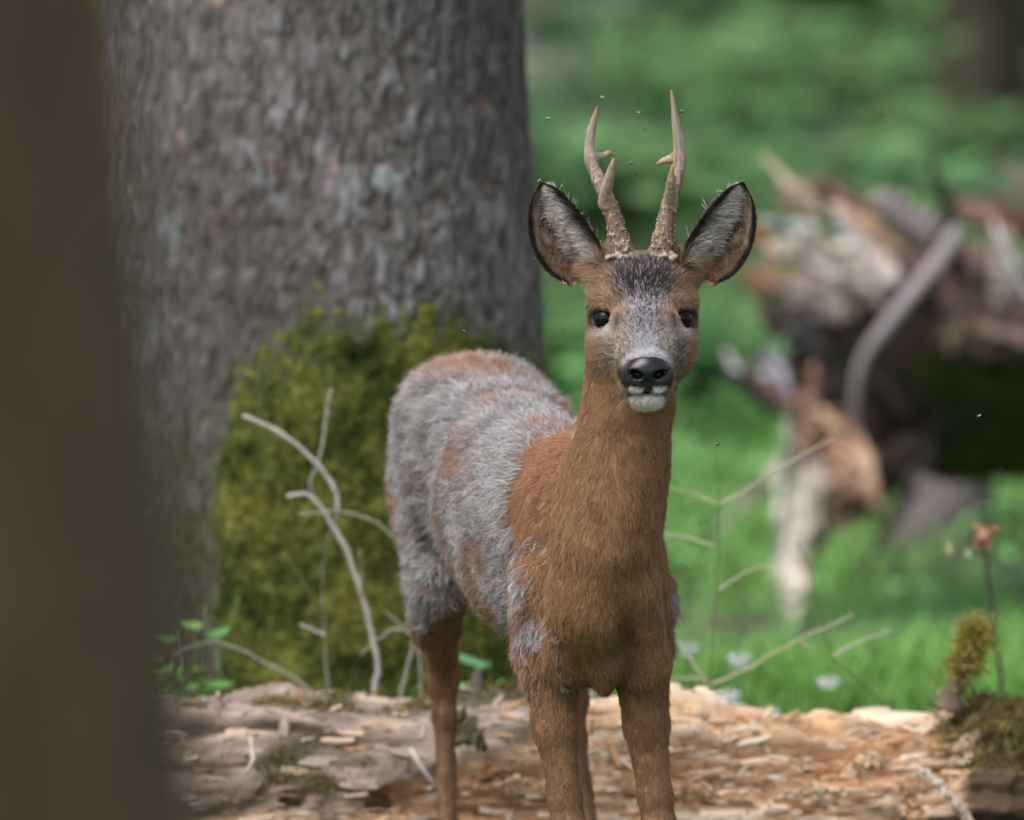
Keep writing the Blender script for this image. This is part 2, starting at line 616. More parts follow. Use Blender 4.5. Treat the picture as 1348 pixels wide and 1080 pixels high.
c = c + (lin(188, 144, 106) - c) * (sstep(.1, .45, fbm(lp * np.array([.5, 1, 1]), 13, 3, 106)) * .6)[:, None]
c = c + (lin(80, 58, 44) - c) * (pit * .6)[:, None]
sh = np.tile(lin(132, 118, 108), (len(lp), 1))
sh = sh + (lin(182, 164, 148) - sh) * sstep(.0, .45, n_b + .4 * n_a)[:, None]
sh = sh + (lin(70, 58, 50) - sh) * sstep(-.05, .3, -n_a - .2 * n_b)[:, None]
sh = sh + (lin(66, 66, 40) - sh) * (sstep(.12, .36, fbm(lp * np.array([.6, 1, 1]), 11, 3, 108)) * .85)[:, None]
c = c + (sh - c) * shell[:, None]
litter = sstep(.0, .2, -LX - .10 + .2 * n_c) * sstep(.55, .30, LT) * sstep(-.05, .25, LT)
c = c + (lin(96, 84, 74) - c) * (litter * .75)[:, None]
be = np.tile(lin(84, 70, 54), (len(lp), 1)) * (1 + .6 * n_a)[:, None]
c = c + (be - c) * barkend[:, None]
i = (np.arange(nx - 1)[:, None] * nt + np.arange(nt - 1)[None, :]).ravel()
lf = np.stack([i, i + nt, i + nt + 1, i + 1], 1)
log = empty('rotten_log', (0.1, LY, 0), 'rotten fallen log of crumbling tan wood lying behind the deer legs', 'log')
LO = np.array([0.1, LY, 0])
obj('wood', mesh_np('wood', lp - LO, lf, True, np.clip(c, .01, .8)), M['wood'], log)
grid_p = lp.reshape(nx, nt, 3)
grid_n = ln_.reshape(nx, nt, 3)

# loose flakes and splinters on the log: a few shared shapes
spl_me = []
for k in range(8):
    w = RNG.uniform(.06, .15)
    t = RNG.uniform(.03, .07)
    xs_ = np.array([-.5, RNG.uniform(-.35, -.1), RNG.uniform(.1, .3), .5])
    ww = np.array([RNG.uniform(.3, 1), RNG.uniform(.8, 1), RNG.uniform(.6, 1), RNG.uniform(.02, .9)]) * w
    bz = RNG.normal(0, .03, 4)
    V = np.concatenate([[(x, -a, b_ - t / 2), (x, a, b_ - t / 2 + RNG.normal(0, .01)), (x, a * .9, b_ + t / 2), (x, -a * .9, b_ + t / 2)] for x, a, b_ in zip(xs_, ww, bz)])
    F = []
    for a in range(3):
        for b_ in range(4):
            F.append((a * 4 + b_, a * 4 + (b_ + 1) % 4, a * 4 + 4 + (b_ + 1) % 4, a * 4 + 4 + b_))
    F += [(3, 2, 1, 0), (12, 13, 14, 15)]
    cc = [lin(226, 200, 174), lin(196, 152, 112), lin(206, 180, 156), lin(170, 124, 84), lin(164, 150, 138), lin(232, 212, 192), lin(132, 112, 98), lin(214, 168, 128)][k]
    me = mesh_np('splinter', V, np.array(F)[:, ::-1], False, np.tile(cc, (16, 1)))
    me.materials.append(M['splinter'])
    spl_me.append(me)
for k in range(290):
    right = random.random() < .74
    X = random.uniform(-.02, .60) if right else random.uniform(-.50, .02)
    a = int((X - lx[0]) / (lx[-1] - lx[0]) * (nx - 1))
    T = random.uniform(-.12, 1.45)
    b_ = int(np.clip((T - lt[0]) / (lt[-1] - lt[0]) * (nt - 1), 0, nt - 1))
    p, n = grid_p[a, b_], grid_n[a, b_]
    me = spl_me[random.choice([0, 1, 2, 3, 5, 7]) if right else random.choice([2, 4, 6, 4, 3])]
    o = bpy.data.objects.new('splinter', me)
    COL.objects.link(o)
    o.parent = log
    Lx = random.uniform(.014, .040) * (2.0 if random.random() < .12 else 1)
    x_ax = Vector((1, random.gauss(0, .15), random.gauss(0, .18)))
    if random.random() < .16:
        x_ax = Vector((random.gauss(0, .6), random.gauss(0, .4), random.gauss(.4, .5)))
    x_ax.normalize()
    zv = Vector(n) + Vector((random.gauss(0, .4), random.gauss(0, .3), random.gauss(0, .4)))
    y_ax = zv.cross(x_ax).normalized()
    z_ax = x_ax.cross(y_ax)
    mt = Matrix((x_ax, y_ax, z_ax)).transposed().to_4x4()
    mt.translation = Vector(p - LO) + Vector(n) * .001
    o.matrix_local = mt @ Matrix.Diagonal((Lx, Lx * random.uniform(.7, 1.5), Lx, 1))

# crumbled fibres all over the wood, too many to count
nf = 2600
fi = RNG.choice(len(lp), nf, p=(w_ := (sstep(-.30, 0, LT) * sstep(1.9, 1.4, LT) * (.35 + .65 * (1 - shell)) * (1 - barkend))) / w_.sum())
D = np.column_stack([np.ones(nf), RNG.normal(0, .12, nf), RNG.normal(0, .12, nf)]) * RNG.choice([-1, 1], nf)[:, None] + ln_[fi] * RNG.uniform(0, .45, nf)[:, None]
turn = RNG.random(nf) < .10
D[turn] = RNG.normal(0, .6, (turn.sum(), 3)) + ln_[fi][turn] * .5
D /= np.linalg.norm(D, axis=1)[:, None]
fcol = np.where((RNG.random(nf) < .5)[:, None], lin(238, 220, 200), np.where((RNG.random(nf) < .5)[:, None], lin(190, 146, 108), lin(140, 98, 68)))
fcol = np.where((shell[fi] > .5)[:, None], fcol * np.array([.62, .64, .68]), fcol) * RNG.normal(1, .15, nf)[:, None]
fb = MB()
fb.add(*blades(nf, lp[fi], D, RNG.uniform(.010, .040, nf), RNG.uniform(.0012, .0034, nf), np.clip(fcol, .02, .8), curve=.12))
tag(fb.build('wood_fibres', M['attr'], log, False, origin=LO), 'crumbled pale wood fibres on the rotten log', kind='stuff')

# a few larger upright splinters and knots that stand out
mb = MB()


def log_part(name, pts, rad, cols, n=8, rough=.25, mat='wood', seed=1):
    m_ = MB()
    m_.tube(pts, rad, n, cols, rough, seed)
    return m_.build(name, M[mat], log, origin=LO)


log_part('splinter', [at(1008, 950, 1.200), at(1012, 940, 1.195), at(1016, 929, 1.190)], [.006, .005, .001], lin(236, 216, 190), 5, .2)
log_part('knot', spline([at(628, 925, 1.240), at(627, 905, 1.240), at(628, 892, 1.245), at(630, 882, 1.250)], 10), [.016, .013, .012, .011, .010, .009, .008, .007, .006, .004], lin(84, 74, 70), 10, .5)
log_part('knot', spline([at(920, 948, 1.230), at(921, 940, 1.220), at(922, 934, 1.210)], 8), [.016, .015, .014, .013, .012, .010, .008, .003], lin(196, 168, 140), 10, .5)
log_part('knot', spline([at(760, 945, 1.260), at(770, 930, 1.260), at(777, 915, 1.270)], 10), np.linspace(.022, .012, 10), lin(150, 140, 132), 10, .4)
log_part('splinter', [at(540, 985, 1.040), at(552, 1005, 1.030), at(575, 1040, 1.020)], [.004, .005, .003], lin(176, 168, 164), 5, .2)
log_part('splinter', [at(330, 970, 1.050), at(334, 1000, 1.030), at(322, 1022, 1.025)], [.003, .0035, .002], lin(190, 178, 166), 5, .2)
# mossy branch stub
stub = [at(1248, 935, 1.200), at(1256, 905, 1.200), at(1268, 885, 1.200), at(1277, 862, 1.200), at(1283, 838, 1.210), at(1285, 826, 1.210)]
log_part('branch_stub', spline(stub, 22), np.interp(np.linspace(0, 1, 22), [0, .15, .5, .8, 1], [.022, .013, .0115, .011, .006]), lin(112, 98, 86), 14, .3, 'bark')
# moss on the log
mm = MB()
gpv = grid_p.reshape(-1, 3)
gnv = grid_n.reshape(-1, 3)
mw = sstep(.54, .60, gpv[:, 0] + .05 * fbm(gpv, 15, 3, 120)) * sstep(.30, .75, LT + .35 * fbm(gpv, 13, 3, 121)) * sstep(2.3, 1.9, LT)
ml = sstep(.18, .36, fbm(gpv * np.array([.6, 1, 1]), 11, 3, 108)) * shell * .8
mw_all = np.maximum(mw, ml)
nb = 26000
pr = mw_all / mw_all.sum()
pick = RNG.choice(len(gpv), nb, p=pr)
bP = gpv[pick] + RNG.normal(0, .003, (nb, 3))
D = gnv[pick] + RNG.normal(0, .5, (nb, 3)) + np.array([0, 0, .2])
D /= np.linalg.norm(D, axis=1)[:, None]
lc = lin(116, 108, 62)[None] * (1 + .5 * fbm(bP, 30, 2, 123))[:, None] * RNG.normal(1, .25, nb)[:, None]
mm.add(*blades(nb, bP, D, RNG.uniform(.005, .012, nb) * (1 + .5 * mw[pick]), np.full(nb, .0024), np.clip(lc, .005, .5)))
sp = np.array(spline(stub, 40))
k = RNG.integers(4, 40, 3800)
bP = sp[k] + RNG.normal(0, .010, (3800, 3))
D = bP - sp[k] + RNG.normal(0, .006, (3800, 3))
D /= np.linalg.norm(D, axis=1)[:, None]
keepm = (bP[:, 2] > sp[14][2]) | (RNG.random(3800) < .15)
bP, D = bP[keepm], D[keepm]
nn = len(bP)
mm.add(*blades(nn, bP, D, RNG.uniform(.005, .011, nn), np.full(nn, .0024), np.clip(lin(150, 140, 72)[None] * RNG.normal(1, .25, nn)[:, None], .005, .5)))
o = mm.build('moss', M['moss'], log, origin=LO)
tag(o, 'olive moss tufts on the log', kind='stuff')
# ------------------------------------------------------------------ the roe deer
def surface_nets(f, xs, ys, zs):
    """naive surface nets on a rectilinear grid; inside is f < 0"""
    s = f < 0
    nx, ny, nz = f.shape
    cnt = np.zeros((nx - 1, ny - 1, nz - 1), np.uint8)
    for a in (0, 1):
        for b_ in (0, 1):
            for c in (0, 1):
                cnt += s[a:nx - 1 + a, b_:ny - 1 + b_, c:nz - 1 + c]
    act = (cnt > 0) & (cnt < 8)
    I, J, K = np.nonzero(act)
    idx = np.full(act.shape, -1, np.int32)
    idx[I, J, K] = np.arange(len(I))
    acc = np.zeros((len(I), 3))
    num = np.zeros(len(I))
    X = [xs, ys, zs]
    corners = [(a, b_, c) for a in (0, 1) for b_ in (0, 1) for c in (0, 1)]
    for p in corners:
        for ax in range(3):
            if p[ax]:
                continue
            q = list(p)
            q[ax] = 1
            f0 = f[I + p[0], J + p[1], K + p[2]]
            f1 = f[I + q[0], J + q[1], K + q[2]]
            cr = (f0 < 0) != (f1 < 0)
            t = np.where(cr, f0 / np.where(cr, f0 - f1, 1), 0)
            P = np.stack([xs[I + p[0]], ys[J + p[1]], zs[K + p[2]]], 1)
            Q = np.stack([xs[I + q[0]], ys[J + q[1]], zs[K + q[2]]], 1)
            acc += np.where(cr[:, None], P + (Q - P) * t[:, None], 0)
            num += cr
    V = acc / num[:, None]
    quads = []
    for ax in range(3):
        sl0 = [slice(1, -1)] * 3
        sl1 = [slice(1, -1)] * 3
        sl0[ax] = slice(0, -1)
        sl1[ax] = slice(1, None)
        s0, s1 = s[tuple(sl0)], s[tuple(sl1)]
        i = np.stack(np.nonzero(s0 != s1), 1)
        flip = s1[tuple(i.T)]
        off = np.ones(3, int)
        off[ax] = 0
        i = i + off
        u, v = [(1, 2), (2, 0), (0, 1)][ax]
        eu, ev = np.zeros(3, int), np.zeros(3, int)
        eu[u] = 1
        ev[v] = 1
        c = [i - eu - ev, i - ev, i, i - eu]
        q = np.stack([idx[tuple(k.T)] for k in c], 1)
        q[flip] = q[flip][:, ::-1]
        quads.append(q)
    return V, np.vstack(quads)


class SDF:
    def __init__(self, xs, ys, zs):
        self.ax = [np.asarray(a, np.float32) for a in (xs, ys, zs)]
        self.f = np.full([len(a) for a in self.ax], 0.5, np.float32)

    def box(self, lo, hi):
        sl = tuple(slice(max(0, np.searchsorted(a, l) - 1), np.searchsorted(a, h) + 1) for a, l, h in zip(self.ax, lo, hi))
        g = [a[s] for a, s in zip(self.ax, sl)]
        return sl, g[0][:, None, None], g[1][None, :, None], g[2][None, None, :]

    def put(self, sl, d, k, sub=False):
        a = self.f[sl]
        if sub:
            d = -d
            h = np.maximum(k - np.abs(a - d), 0) / k
            self.f[sl] = np.maximum(a, d) + h * h * k * 0.25
        else:
            h = np.maximum(k - np.abs(a - d), 0) / k
            self.f[sl] = np.minimum(a, d) - h * h * k * 0.25

    def cone(self, a, b, ra, rb, k=0.02, sub=False):
        a, b = np.asarray(a, float), np.asarray(b, float)
        m = max(ra, rb) + k + 0.01
        sl, x, y, z = self.box(np.minimum(a, b) - m, np.maximum(a, b) + m)
        ba = b - a
        px, py, pz = x - a[0], y - a[1], z - a[2]
        h = np.clip((px * ba[0] + py * ba[1] + pz * ba[2]) / max(ba @ ba, 1e-9), 0, 1)
        d = np.sqrt((px - ba[0] * h) ** 2 + (py - ba[1] * h) ** 2 + (pz - ba[2] * h) ** 2) - (ra + (rb - ra) * h)
        self.put(sl, d, k, sub)

    def polycone(self, pts, rs, k):
        """union of plain capsules, blended into the rest with k"""
        pts = np.asarray(pts, float)
        m = max(rs) + k + .004
        sl, x, y, z = self.box(pts.min(0) - m, pts.max(0) + m)
        D = None
        for a, b, ra, rb in zip(pts[:-1], pts[1:], rs[:-1], rs[1:]):
            ba = b - a
            px, py, pz = x - a[0], y - a[1], z - a[2]
            h = np.clip((px * ba[0] + py * ba[1] + pz * ba[2]) / max(ba @ ba, 1e-9), 0, 1)
            d = np.sqrt((px - ba[0] * h) ** 2 + (py - ba[1] * h) ** 2 + (pz - ba[2] * h) ** 2) - (ra + (rb - ra) * h)
            D = d if D is None else np.minimum(D, d)
        self.put(sl, D, k)

    def chain(self, pts, rs, k=0.02):
        for a, b, ra, rb in zip(pts[:-1], pts[1:], rs[:-1], rs[1:]):
            self.cone(a, b, ra, rb, k)

    def etube(self, pts, hw, hh, lat, k=0.03, kin=0.02):
        """elliptic tube: half-width hw along lat, hh across it"""
        lat = np.asarray(lat, float)
        pts = np.asarray(pts, float)
        m = max(max(hw), max(hh)) + k + 0.015
        sl, x, y, z = self.box(pts.min(0) - m, pts.max(0) + m)
        D = None
        for a, b, w0, w1, h0, h1 in zip(pts[:-1], pts[1:], hw[:-1], hw[1:], hh[:-1], hh[1:]):
            ba = b - a
            px, py, pz = x - a[0], y - a[1], z - a[2]
            h = np.clip((px * ba[0] + py * ba[1] + pz * ba[2]) / (ba @ ba), 0, 1)
            qx, qy, qz = px - ba[0] * h, py - ba[1] * h, pz - ba[2] * h
            w, hgt = w0 + (w1 - w0) * h, h0 + (h1 - h0) * h
            u = qx * lat[0] + qy * lat[1] + qz * lat[2]
            r2 = np.maximum(qx * qx + qy * qy + qz * qz - u * u, 0)
            k1 = np.sqrt(u * u / w ** 2 + r2 / hgt ** 2)
            k2 = np.sqrt(u * u / w ** 4 + r2 / hgt ** 4) + 1e-6
            d = k1 * (k1 - 1) / k2
            if D is None:
                D = d
            else:
                hq = np.maximum(kin - np.abs(D - d), 0) / kin
                D = np.minimum(D, d) - hq * hq * kin * 0.25
        self.put(sl, D, k)

    def ell(self, c, r, k=0.02, sub=False, rot=None):
        c = np.asarray(c, float)
        m = max(r) + k + 0.01
        sl, x, y, z = self.box(c - m, c + m)
        p = [x - c[0], y - c[1], z - c[2]]
        if rot is not None:
            Rm = np.asarray(rot)
            p = [p[0] * Rm[0, i] + p[1] * Rm[1, i] + p[2] * Rm[2, i] for i in range(3)]
        k1 = np.sqrt(sum((q / rr) ** 2 for q, rr in zip(p, r)))
        k2 = np.sqrt(sum((q / rr ** 2) ** 2 for q, rr in zip(p, r))) + 1e-6
        self.put(sl, k1 * (k1 - 1) / k2, k, sub)


def graded(lo, hi, f0, f1, coarse, fine):
    out = [lo]
    x = lo
    while x < hi:
        dist = 0 if f0 <= x <= f1 else min(abs(x - f0), abs(x - f1))
        x += min(coarse, fine + dist * 0.12)
        out.append(x)
    return np.array(out)


HEAD_O = at(846.5, 419, 0.0)          # between the eyes
_yw = R(2.5)


def hd(X, F, Z):
    """head coordinates in cm (X to picture right, F out of the face, Z up) to world"""
    X, F, Z = X * 0.01, F * 0.01, Z * 0.01
    return HEAD_O + np.array([X * math.cos(_yw) + F * math.sin(_yw), -F * math.cos(_yw) + X * math.sin(_yw), Z])


def head_coords(P):
    q = (P - HEAD_O) * 100
    X = q[:, 0] * math.cos(_yw) + q[:, 1] * math.sin(_yw)
    F = q[:, 0] * math.sin(_yw) - q[:, 1] * math.cos(_yw)
    return X, F, q[:, 2]


S0 = np.array([0.105, 0.16, 0.0])
AXD = np.array([-0.238, 0.971, 0.0])
AXR = np.array([0.971, 0.238, 0.0])

sd = SDF(graded(-0.22, 0.30, HEAD_O[0] - 0.075, HEAD_O[0] + 0.075, 0.0052, 0.0017),
         graded(-0.15, 1.03, -0.135, 0.055, 0.006, 0.0017),
         graded(-0.012, 1.02, 0.745, 0.96, 0.0055, 0.0017))


def bp(s, z, u=0.0):
    return S0 + AXD * s + AXR * u + np.array([0, 0, z])


# trunk of the body
sd.etube([bp(0.025, .565), bp(0.075, .563), bp(.15, .560), bp(.28, .562), bp(.42, .582), bp(.54, .602), bp(.65, .622), bp(.73, .607)],
         [.054, .072, .084, .090, .083, .074, .070, .050],
         [.098, .116, .126, .125, .118, .112, .104, .080], AXR, 0.03, 0.03)
# rump and thigh masses
for u, dz in ((-.036, 0), (.042, 0)):
    sd.ell(bp(.64, .60, u), (.048, .12, .115), 0.05)
    sd.ell(bp(.67, .545, u * 1.15), (.032, .09, .095), 0.05)
for u in (-.050, .050):
    sd.cone(bp(.50, .668, u), bp(.66, .676, u * .9), .032, .034, 0.03)
# withers and shoulder blades
sd.cone(bp(.03, .64, 0), bp(.09, .655, 0), .04, .035, 0.05)
for u, ra in ((-.058, .040), (.050, .036)):
    sd.cone(bp(.06, .62, u * 0.85), bp(-.01, .50, u * 1.08), .034, ra, 0.035)
# neck
NK = [np.array([0.110, .095, .555]), np.array([0.114, .065, .62]), at(809, 650, .055), at(820, 585, .045), at(832, 500, .045), at(843, 425, .045)]
sd.etube(NK, [.056, .0545, .0500, .0465, .0455, .046], [.098, .094, .082, .070, .062, .055], (1, 0, 0), 0.035, 0.03)
# brisket keel and chest
sd.cone((0.110, .05, .52), (0.106, .11, .450), .044, .038, 0.04)
sd.cone((0.106, .02, .575), (0.100, .025, .52), .046, .042, 0.04)
sd.cone((0.094, .030, .525), (0.072, .085, .445), .042, .034, 0.022)      # breast muscles, left and right
sd.cone((0.138, .030, .535), (0.158, .075, .440), .036, .030, 0.018)
# front legs (picture-left, picture-right)
FL = [np.array([.048, .12, .53]), np.array([.044, .13, .445]), np.array([.052, .115, .36]), np.array([.0635, .105, .275]), np.array([.069, .10, .235]), np.array([.073, .10, .205]), np.array([.076, .105, .10]), np.array([.078, .095, .075]), np.array([.080, .065, .03])]
FR = [np.array([.150, .105, .53]), np.array([.155, .115, .445]), np.array([.163, .105, .36]), np.array([.1735, .095, .275]), np.array([.179, .09, .235]), np.array([.181, .09, .205]), np.array([.184, .095, .10]), np.array([.185, .085, .075]), np.array([.186, .055, .03])]
for lg in (FL, FR):
    sd.chain(lg, [.040, .034, .0240, .0182, .0192, .0150, .0112, .0145, .012], 0.014)
    for t in (-.009, .009):                      # cloven hoof
        p = lg[-1] + np.array([t, 0, 0])
        sd.cone(p + np.array([0, .005, .005]), p + np.array([t * .2, -.022, -.022]), .011, .009, 0.004)
# hind legs
HL = [np.array([-.080, .72, .56]), np.array([-.086, .70, .47]), np.array([-.098, .80, .395]), np.array([-.092, .915, .345]), np.array([-.090, .938, .310]), np.array([-.088, .932, .262]), np.array([-.083, .915, .11]), np.array([-.082, .905, .08]), np.array([-.081, .87, .03])]
HR = [np.array([.030, .70, .54]), np.array([.046, .60, .47]), np.array([.062, .66, .395]), np.array([.073, .725, .345]), np.array([.076, .745, .310]), np.array([.080, .738, .262]), np.array([.104, .70, .11]), np.array([.106, .69, .08]), np.array([.108, .655, .03])]
for lg in (HL, HR):
    sd.chain(lg, [.044, .037, .027, .0165, .0185, .0125, .0115, .0145, .012], 0.016)
    for t in (-.009, .009):
        p = lg[-1] + np.array([t, 0, 0])
        sd.cone(p + np.array([0, .005, .005]), p + np.array([t * .2, -.022, -.022]), .011, .009, 0.004)
# crease between the chest and the leg at picture right, tail stub, brisket tuft
sd.cone(at(822, 775, -.040), at(835, 900, .030), .009, .012, 0.035, sub=True)
sd.cone(bp(.80, .62), bp(.84, .575), .02, .014, 0.02)
sd.cone(at(797, 880, .06), at(796, 903, .06), .018, .010, 0.02)

# head
cm = 0.01
lat = np.array([math.cos(_yw), math.sin(_yw), 0])
sd.ell(hd(0, -3.2, 2.6), (.054, .056, .046), 0.02)
sd.ell(hd(0, -0.6, 3.8), (.042, .032, .030), 0.02)
sd.etube([hd(0, -1.0, -.8), hd(0, 2.6, -1.5), hd(0, 5.6, -3.7), hd(0, 8.0, -5.45)], [.053, .042, .031, .0260], [.048, .039, .029, .0225], lat, 0.02, 0.01)
sd.etube([hd(0, -3.0, -4.6), hd(0, 3.0, -6.2), hd(0, 6.6, -7.7)], [.044, .030, .021], [.034, .023, .014], lat, 0.02, 0.01)
for s in (-1, 1):
    sd.ell(hd(s * 4.0, -1.6, -3.2), (.023, .042, .036), 0.02)
    sd.ell(hd(s * 4.15, -.5, .35), (.0205, .024, .023), 0.014)      # orbit
    sd.cone(hd(s * 3.1, 1.0, 2.0), hd(s * 5.2, -.7, 2.0), .011, .009, 0.012)   # brow ridge
    sd.cone(hd(s * 3.8, -3.6, 3.6), hd(s * 6.3, -4.8, 5.2), .023, .012, 0.02)  # ear base
    sd.cone(hd(s * 2.7, -2.6, 5.6), hd(s * 2.85, -2.9, 7.3), .016, .0145, 0.012)  # pedicle
    sd.ell(hd(s * 1.55, 8.9, -6.15), (.0125, .012, .0135), 0.008)   # nostril wing
    sd.ell(hd(s * 1.35, 8.1, -7.55), (.0130, .0150, .0085), 0.006)    # upper lip
    sd.ell(hd(s * 2.1, 6.8, -7.1), (.0110, .0180, .0105), 0.008)
sd.ell(hd(0, 8.75, -5.75), (.0235, .0140, .0150), 0.008)
sd.ell(hd(0, 7.0, -8.95), (.0215, .0190, .0105), 0.014)                # lower lip and chin
sd.cone(hd(-2.2, 8.6, -8.35), hd(2.2, 8.6, -8.35), .0022, .0022, 0.003, sub=True)   # mouth
sd.ell(hd(0, 9.2, -8.3), (.020, .012, .0022), 0.004, sub=True)
for s in (-1, 1):
    a_ = s * .35
    rot = np.array([[math.cos(a_), 0, -math.sin(a_)], [0, 1, 0], [math.sin(a_), 0, math.cos(a_)]])
    sd.ell(hd(s * 1.38, 10.1, -5.85), (.0080, .0130, .0048), 0.003, True, rot)
    sd.cone(hd(s * 1.9, 9.9, -5.95), hd(s * 2.45, 9.0, -5.2), .0026, .0018, 0.003, True)
sd.cone(hd(0, 10.25, -6.3), hd(0, 10.2, -8.0), .0012, .0012, 0.003, sub=True)       # philtrum
EYE_R = 1.50
EYES = {}
for s in (-1, 1):
    ec = np.array([s * 4.45, .55, -.05])
    ax = np.array([s * .50, .86, .06])
    ax /= np.linalg.norm(ax)
    EYES[s] = (ec, ax)
    # almond opening, long axis tilted slightly down towards the nose
    e1 = np.cross(ax, (0, 0, 1))
    e1 /= np.linalg.norm(e1)
    e2 = np.cross(e1, ax)
    Rm = np.stack([e1, ax, e2], 1)
    Rw = Rm.copy()
    Rw[1] *= -1
    sd.ell(hd(*(ec + ax * 1.35)), (.0178, .0120, .0112), 0.0025, True, Rw)

dV, dF = surface_nets(sd.f, *[a.astype(float) for a in sd.ax])
del sd
# keep the outside only: tidy small bumps with two passes of smoothing on the coarse body
print('deer verts', len(dV))


def coat(P, rnd=True):
    """fur colour, length, hair direction and lift over the deer's surface; P (n,3) world"""
    n = len(P)
    X, F, Z = head_coords(P)
    v = Z - 0.0995 * F
    ax_ = np.abs(X)
    nz1 = fbm(P, 14.0, 3, 3)
    nz2 = fbm(P, 38.0, 3, 9)
    nz3 = fbm(P, 90.0, 2, 21)
    s = (P - S0) @ AXD
    u = (P - S0) @ AXR
    z = P[:, 2]
    brown = lin(158, 121, 86)
    rufous = lin(168, 122, 94)
    grey = lin(176, 173, 173)
    dgrey = lin(118, 110, 108)
    c = np.tile(brown, (n, 1))

    def mixin(col, w):
        nonlocal c
        c = c + (np.asarray(col) - c) * np.clip(w, 0, 1)[:, None]
    # shoulders rufous, legs browner and darker
    mixin(rufous, sstep(-.06, .05, s) * sstep(.50, .60, z) * (z < .75) * (.65 + .5 * nz2))
    mixin(lin(146, 110, 78), sstep(.46, .38, z))
    mixin(lin(128, 98, 72), sstep(.36, .20, z) * (0.7 + .3 * nz1))
    # grey moulting winter coat
    edge = np.interp(z, [.43, .48, .535, .575, .63, .70], [-.045, -.065, -.03, .03, .18, .19]) + .05 * nz1 + .06 * nz2 + .035 * nz3
    if rnd:
        edge = edge + RNG.normal(0, .020, n)
    edge = np.where(u > -.042, np.maximum(edge, .02), edge)
    thigh = sstep(.48, .56, s)
    outer = sstep(-.052, -.072, u + .012 * nz2)
    gm = sstep(-.015, .02, s - edge) * sstep(.385 + .06 * thigh * (1 - outer), .455 + .085 * thigh * (1 - outer), z + .05 * nz2 + .03 * nz1 + (RNG.normal(0, .022, n) if rnd else 0))
    front = (s < .1)
    patchl = 0 * sstep(.05, .30, -((s + .0) / .05) ** 2 - ((z - .465) / .05) ** 2 + 1 + nz2 * .8) * (u < -.055) * (s > -.08)
    patchr = sstep(.05, .30, -((s + .01) / .06) ** 2 - ((z - .485) / .055) ** 2 + 1 + nz2 * .8) * (u > .060) * (s < .1)
    gm = np.maximum(gm, np.maximum(patchl, patchr) * .9)
    inner = (s > .5) & (z < .46) & (np.abs(u) < .03)
    gm = np.where(inner, gm * .3, gm)
    gcol = grey + (dgrey - grey) * np.clip(.28 + 1.3 * nz2 + .9 * nz3, 0, 1)[:, None]
    # patches where the red summer coat shows through the grey
    show = sstep(.20, .42, nz1 * .9 + nz2 * .55 + .34 * sstep(.62, .48, z) * sstep(.60, .30, s) + .04 + (RNG.normal(0, .13, n) if rnd else 0)) * .8
    croup = np.exp(-((s - .60) / .09) ** 2) * sstep(.705, .735, z) * sstep(.05, -.02, u + nz2 * .03)
    show = np.maximum(show, croup * .9)
    gcol = gcol + (rufous * .95 - gcol) * show[:, None]
    head = (P[:, 1] < .10) & (Z > -11.5) & (F > -6.5)
    c = c + (gcol - c) * gm[:, None]
    g_amt = gm * (1 - .55 * show)
    length = .0095 + (.0075 - .002 * sstep(.55, .47, z) * thigh) * gm * sstep(-.08, .12, s) + .003 * gm + .003 * nz2
    # the neck has pale tufts where old hair hangs on
    tuft = sstep(.62, .72, fbm(P, 26.0, 2, 77) + .25 * sstep(.02, -.01, np.abs(P[:, 0] - .105)) ) * sstep(.55, .60, z) * (s < 0) * (Z < -12)
    mixin(lin(205, 200, 200), tuft * .8)
    mixin(lin(108, 76, 50), sstep(.15, .6, -nz2 + .4 * nz1 + .3 * nz3) * (gm < .3) * .55)
    # crease on the brisket, its shade painted into the coat colour
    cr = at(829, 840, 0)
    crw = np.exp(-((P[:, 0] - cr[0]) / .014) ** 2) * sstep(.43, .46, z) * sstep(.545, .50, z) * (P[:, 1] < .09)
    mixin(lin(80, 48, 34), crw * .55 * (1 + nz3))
    # ---------------- head
    hw = sstep(-9.0, -5.5, v + .35 * F) * (head)
    fbrow = lin(164, 136, 110)
    mixin(fbrow, hw * .7)
    salt = lin(172, 172, 180)
    pep = lin(40, 38, 42)
    r1 = RNG.random(n) if rnd else np.full(n, .5)
    front_f = sstep(-4.5, -1.5, F)
    # black forehead fading down to a grizzled then whitish bridge
    wid = 1.9 + 1.9 * sstep(0, 6, v) + .5 * nz3
    mk = sstep(1.5, -1.0, ax_ - wid + (RNG.normal(0, .45, n) if rnd else 0)) * sstep(-1.5, .5, F + .35 * v) * sstep(-5.2, -4.3, v) * (v < 8.5) * head
    dark = sstep(.2, 4.5, v + .8 * nz3)
    pw = np.where(r1 < .42 + .46 * dark - .28 * sstep(-1, -4, v), 1.0, 0.0) if rnd else (.40 + .40 * dark)
    gz = salt[None] + (pep - salt)[None] * pw[:, None]
    low = sstep(-1.0, -4.2, v)
    gz = gz * (1 - low[:, None] * .45) + lin(186, 188, 196)[None] * (low[:, None] * .45)
    c = c + (gz - c) * (mk * .92)[:, None]
    # grizzled cheeks beside the bridge
    ck = sstep(1.6, .6, np.abs(ax_ - 3.0) / 1.5) * sstep(-7.5, -4.5, v) * sstep(.3, -1.6, v) * (F > 0) * head
    gk = np.where((r1 < .45)[:, None], lin(88, 78, 74), lin(176, 166, 158)) if rnd else np.tile(lin(130, 120, 114), (n, 1))
    c = c + (gk - c) * (ck * .8)[:, None]
    bw = sstep(6, 1, v) * sstep(.8, 1.6, v) * (F > -2) * sstep(2.0, 3.0, ax_) * head
    c = c + (lin(84, 66, 52) - c) * (bw * (r1 < .28) * .8)[:, None]
    # eye surroundings: pale below, dark lids and tear line
    ex, ev_ = ax_ - 4.75, v
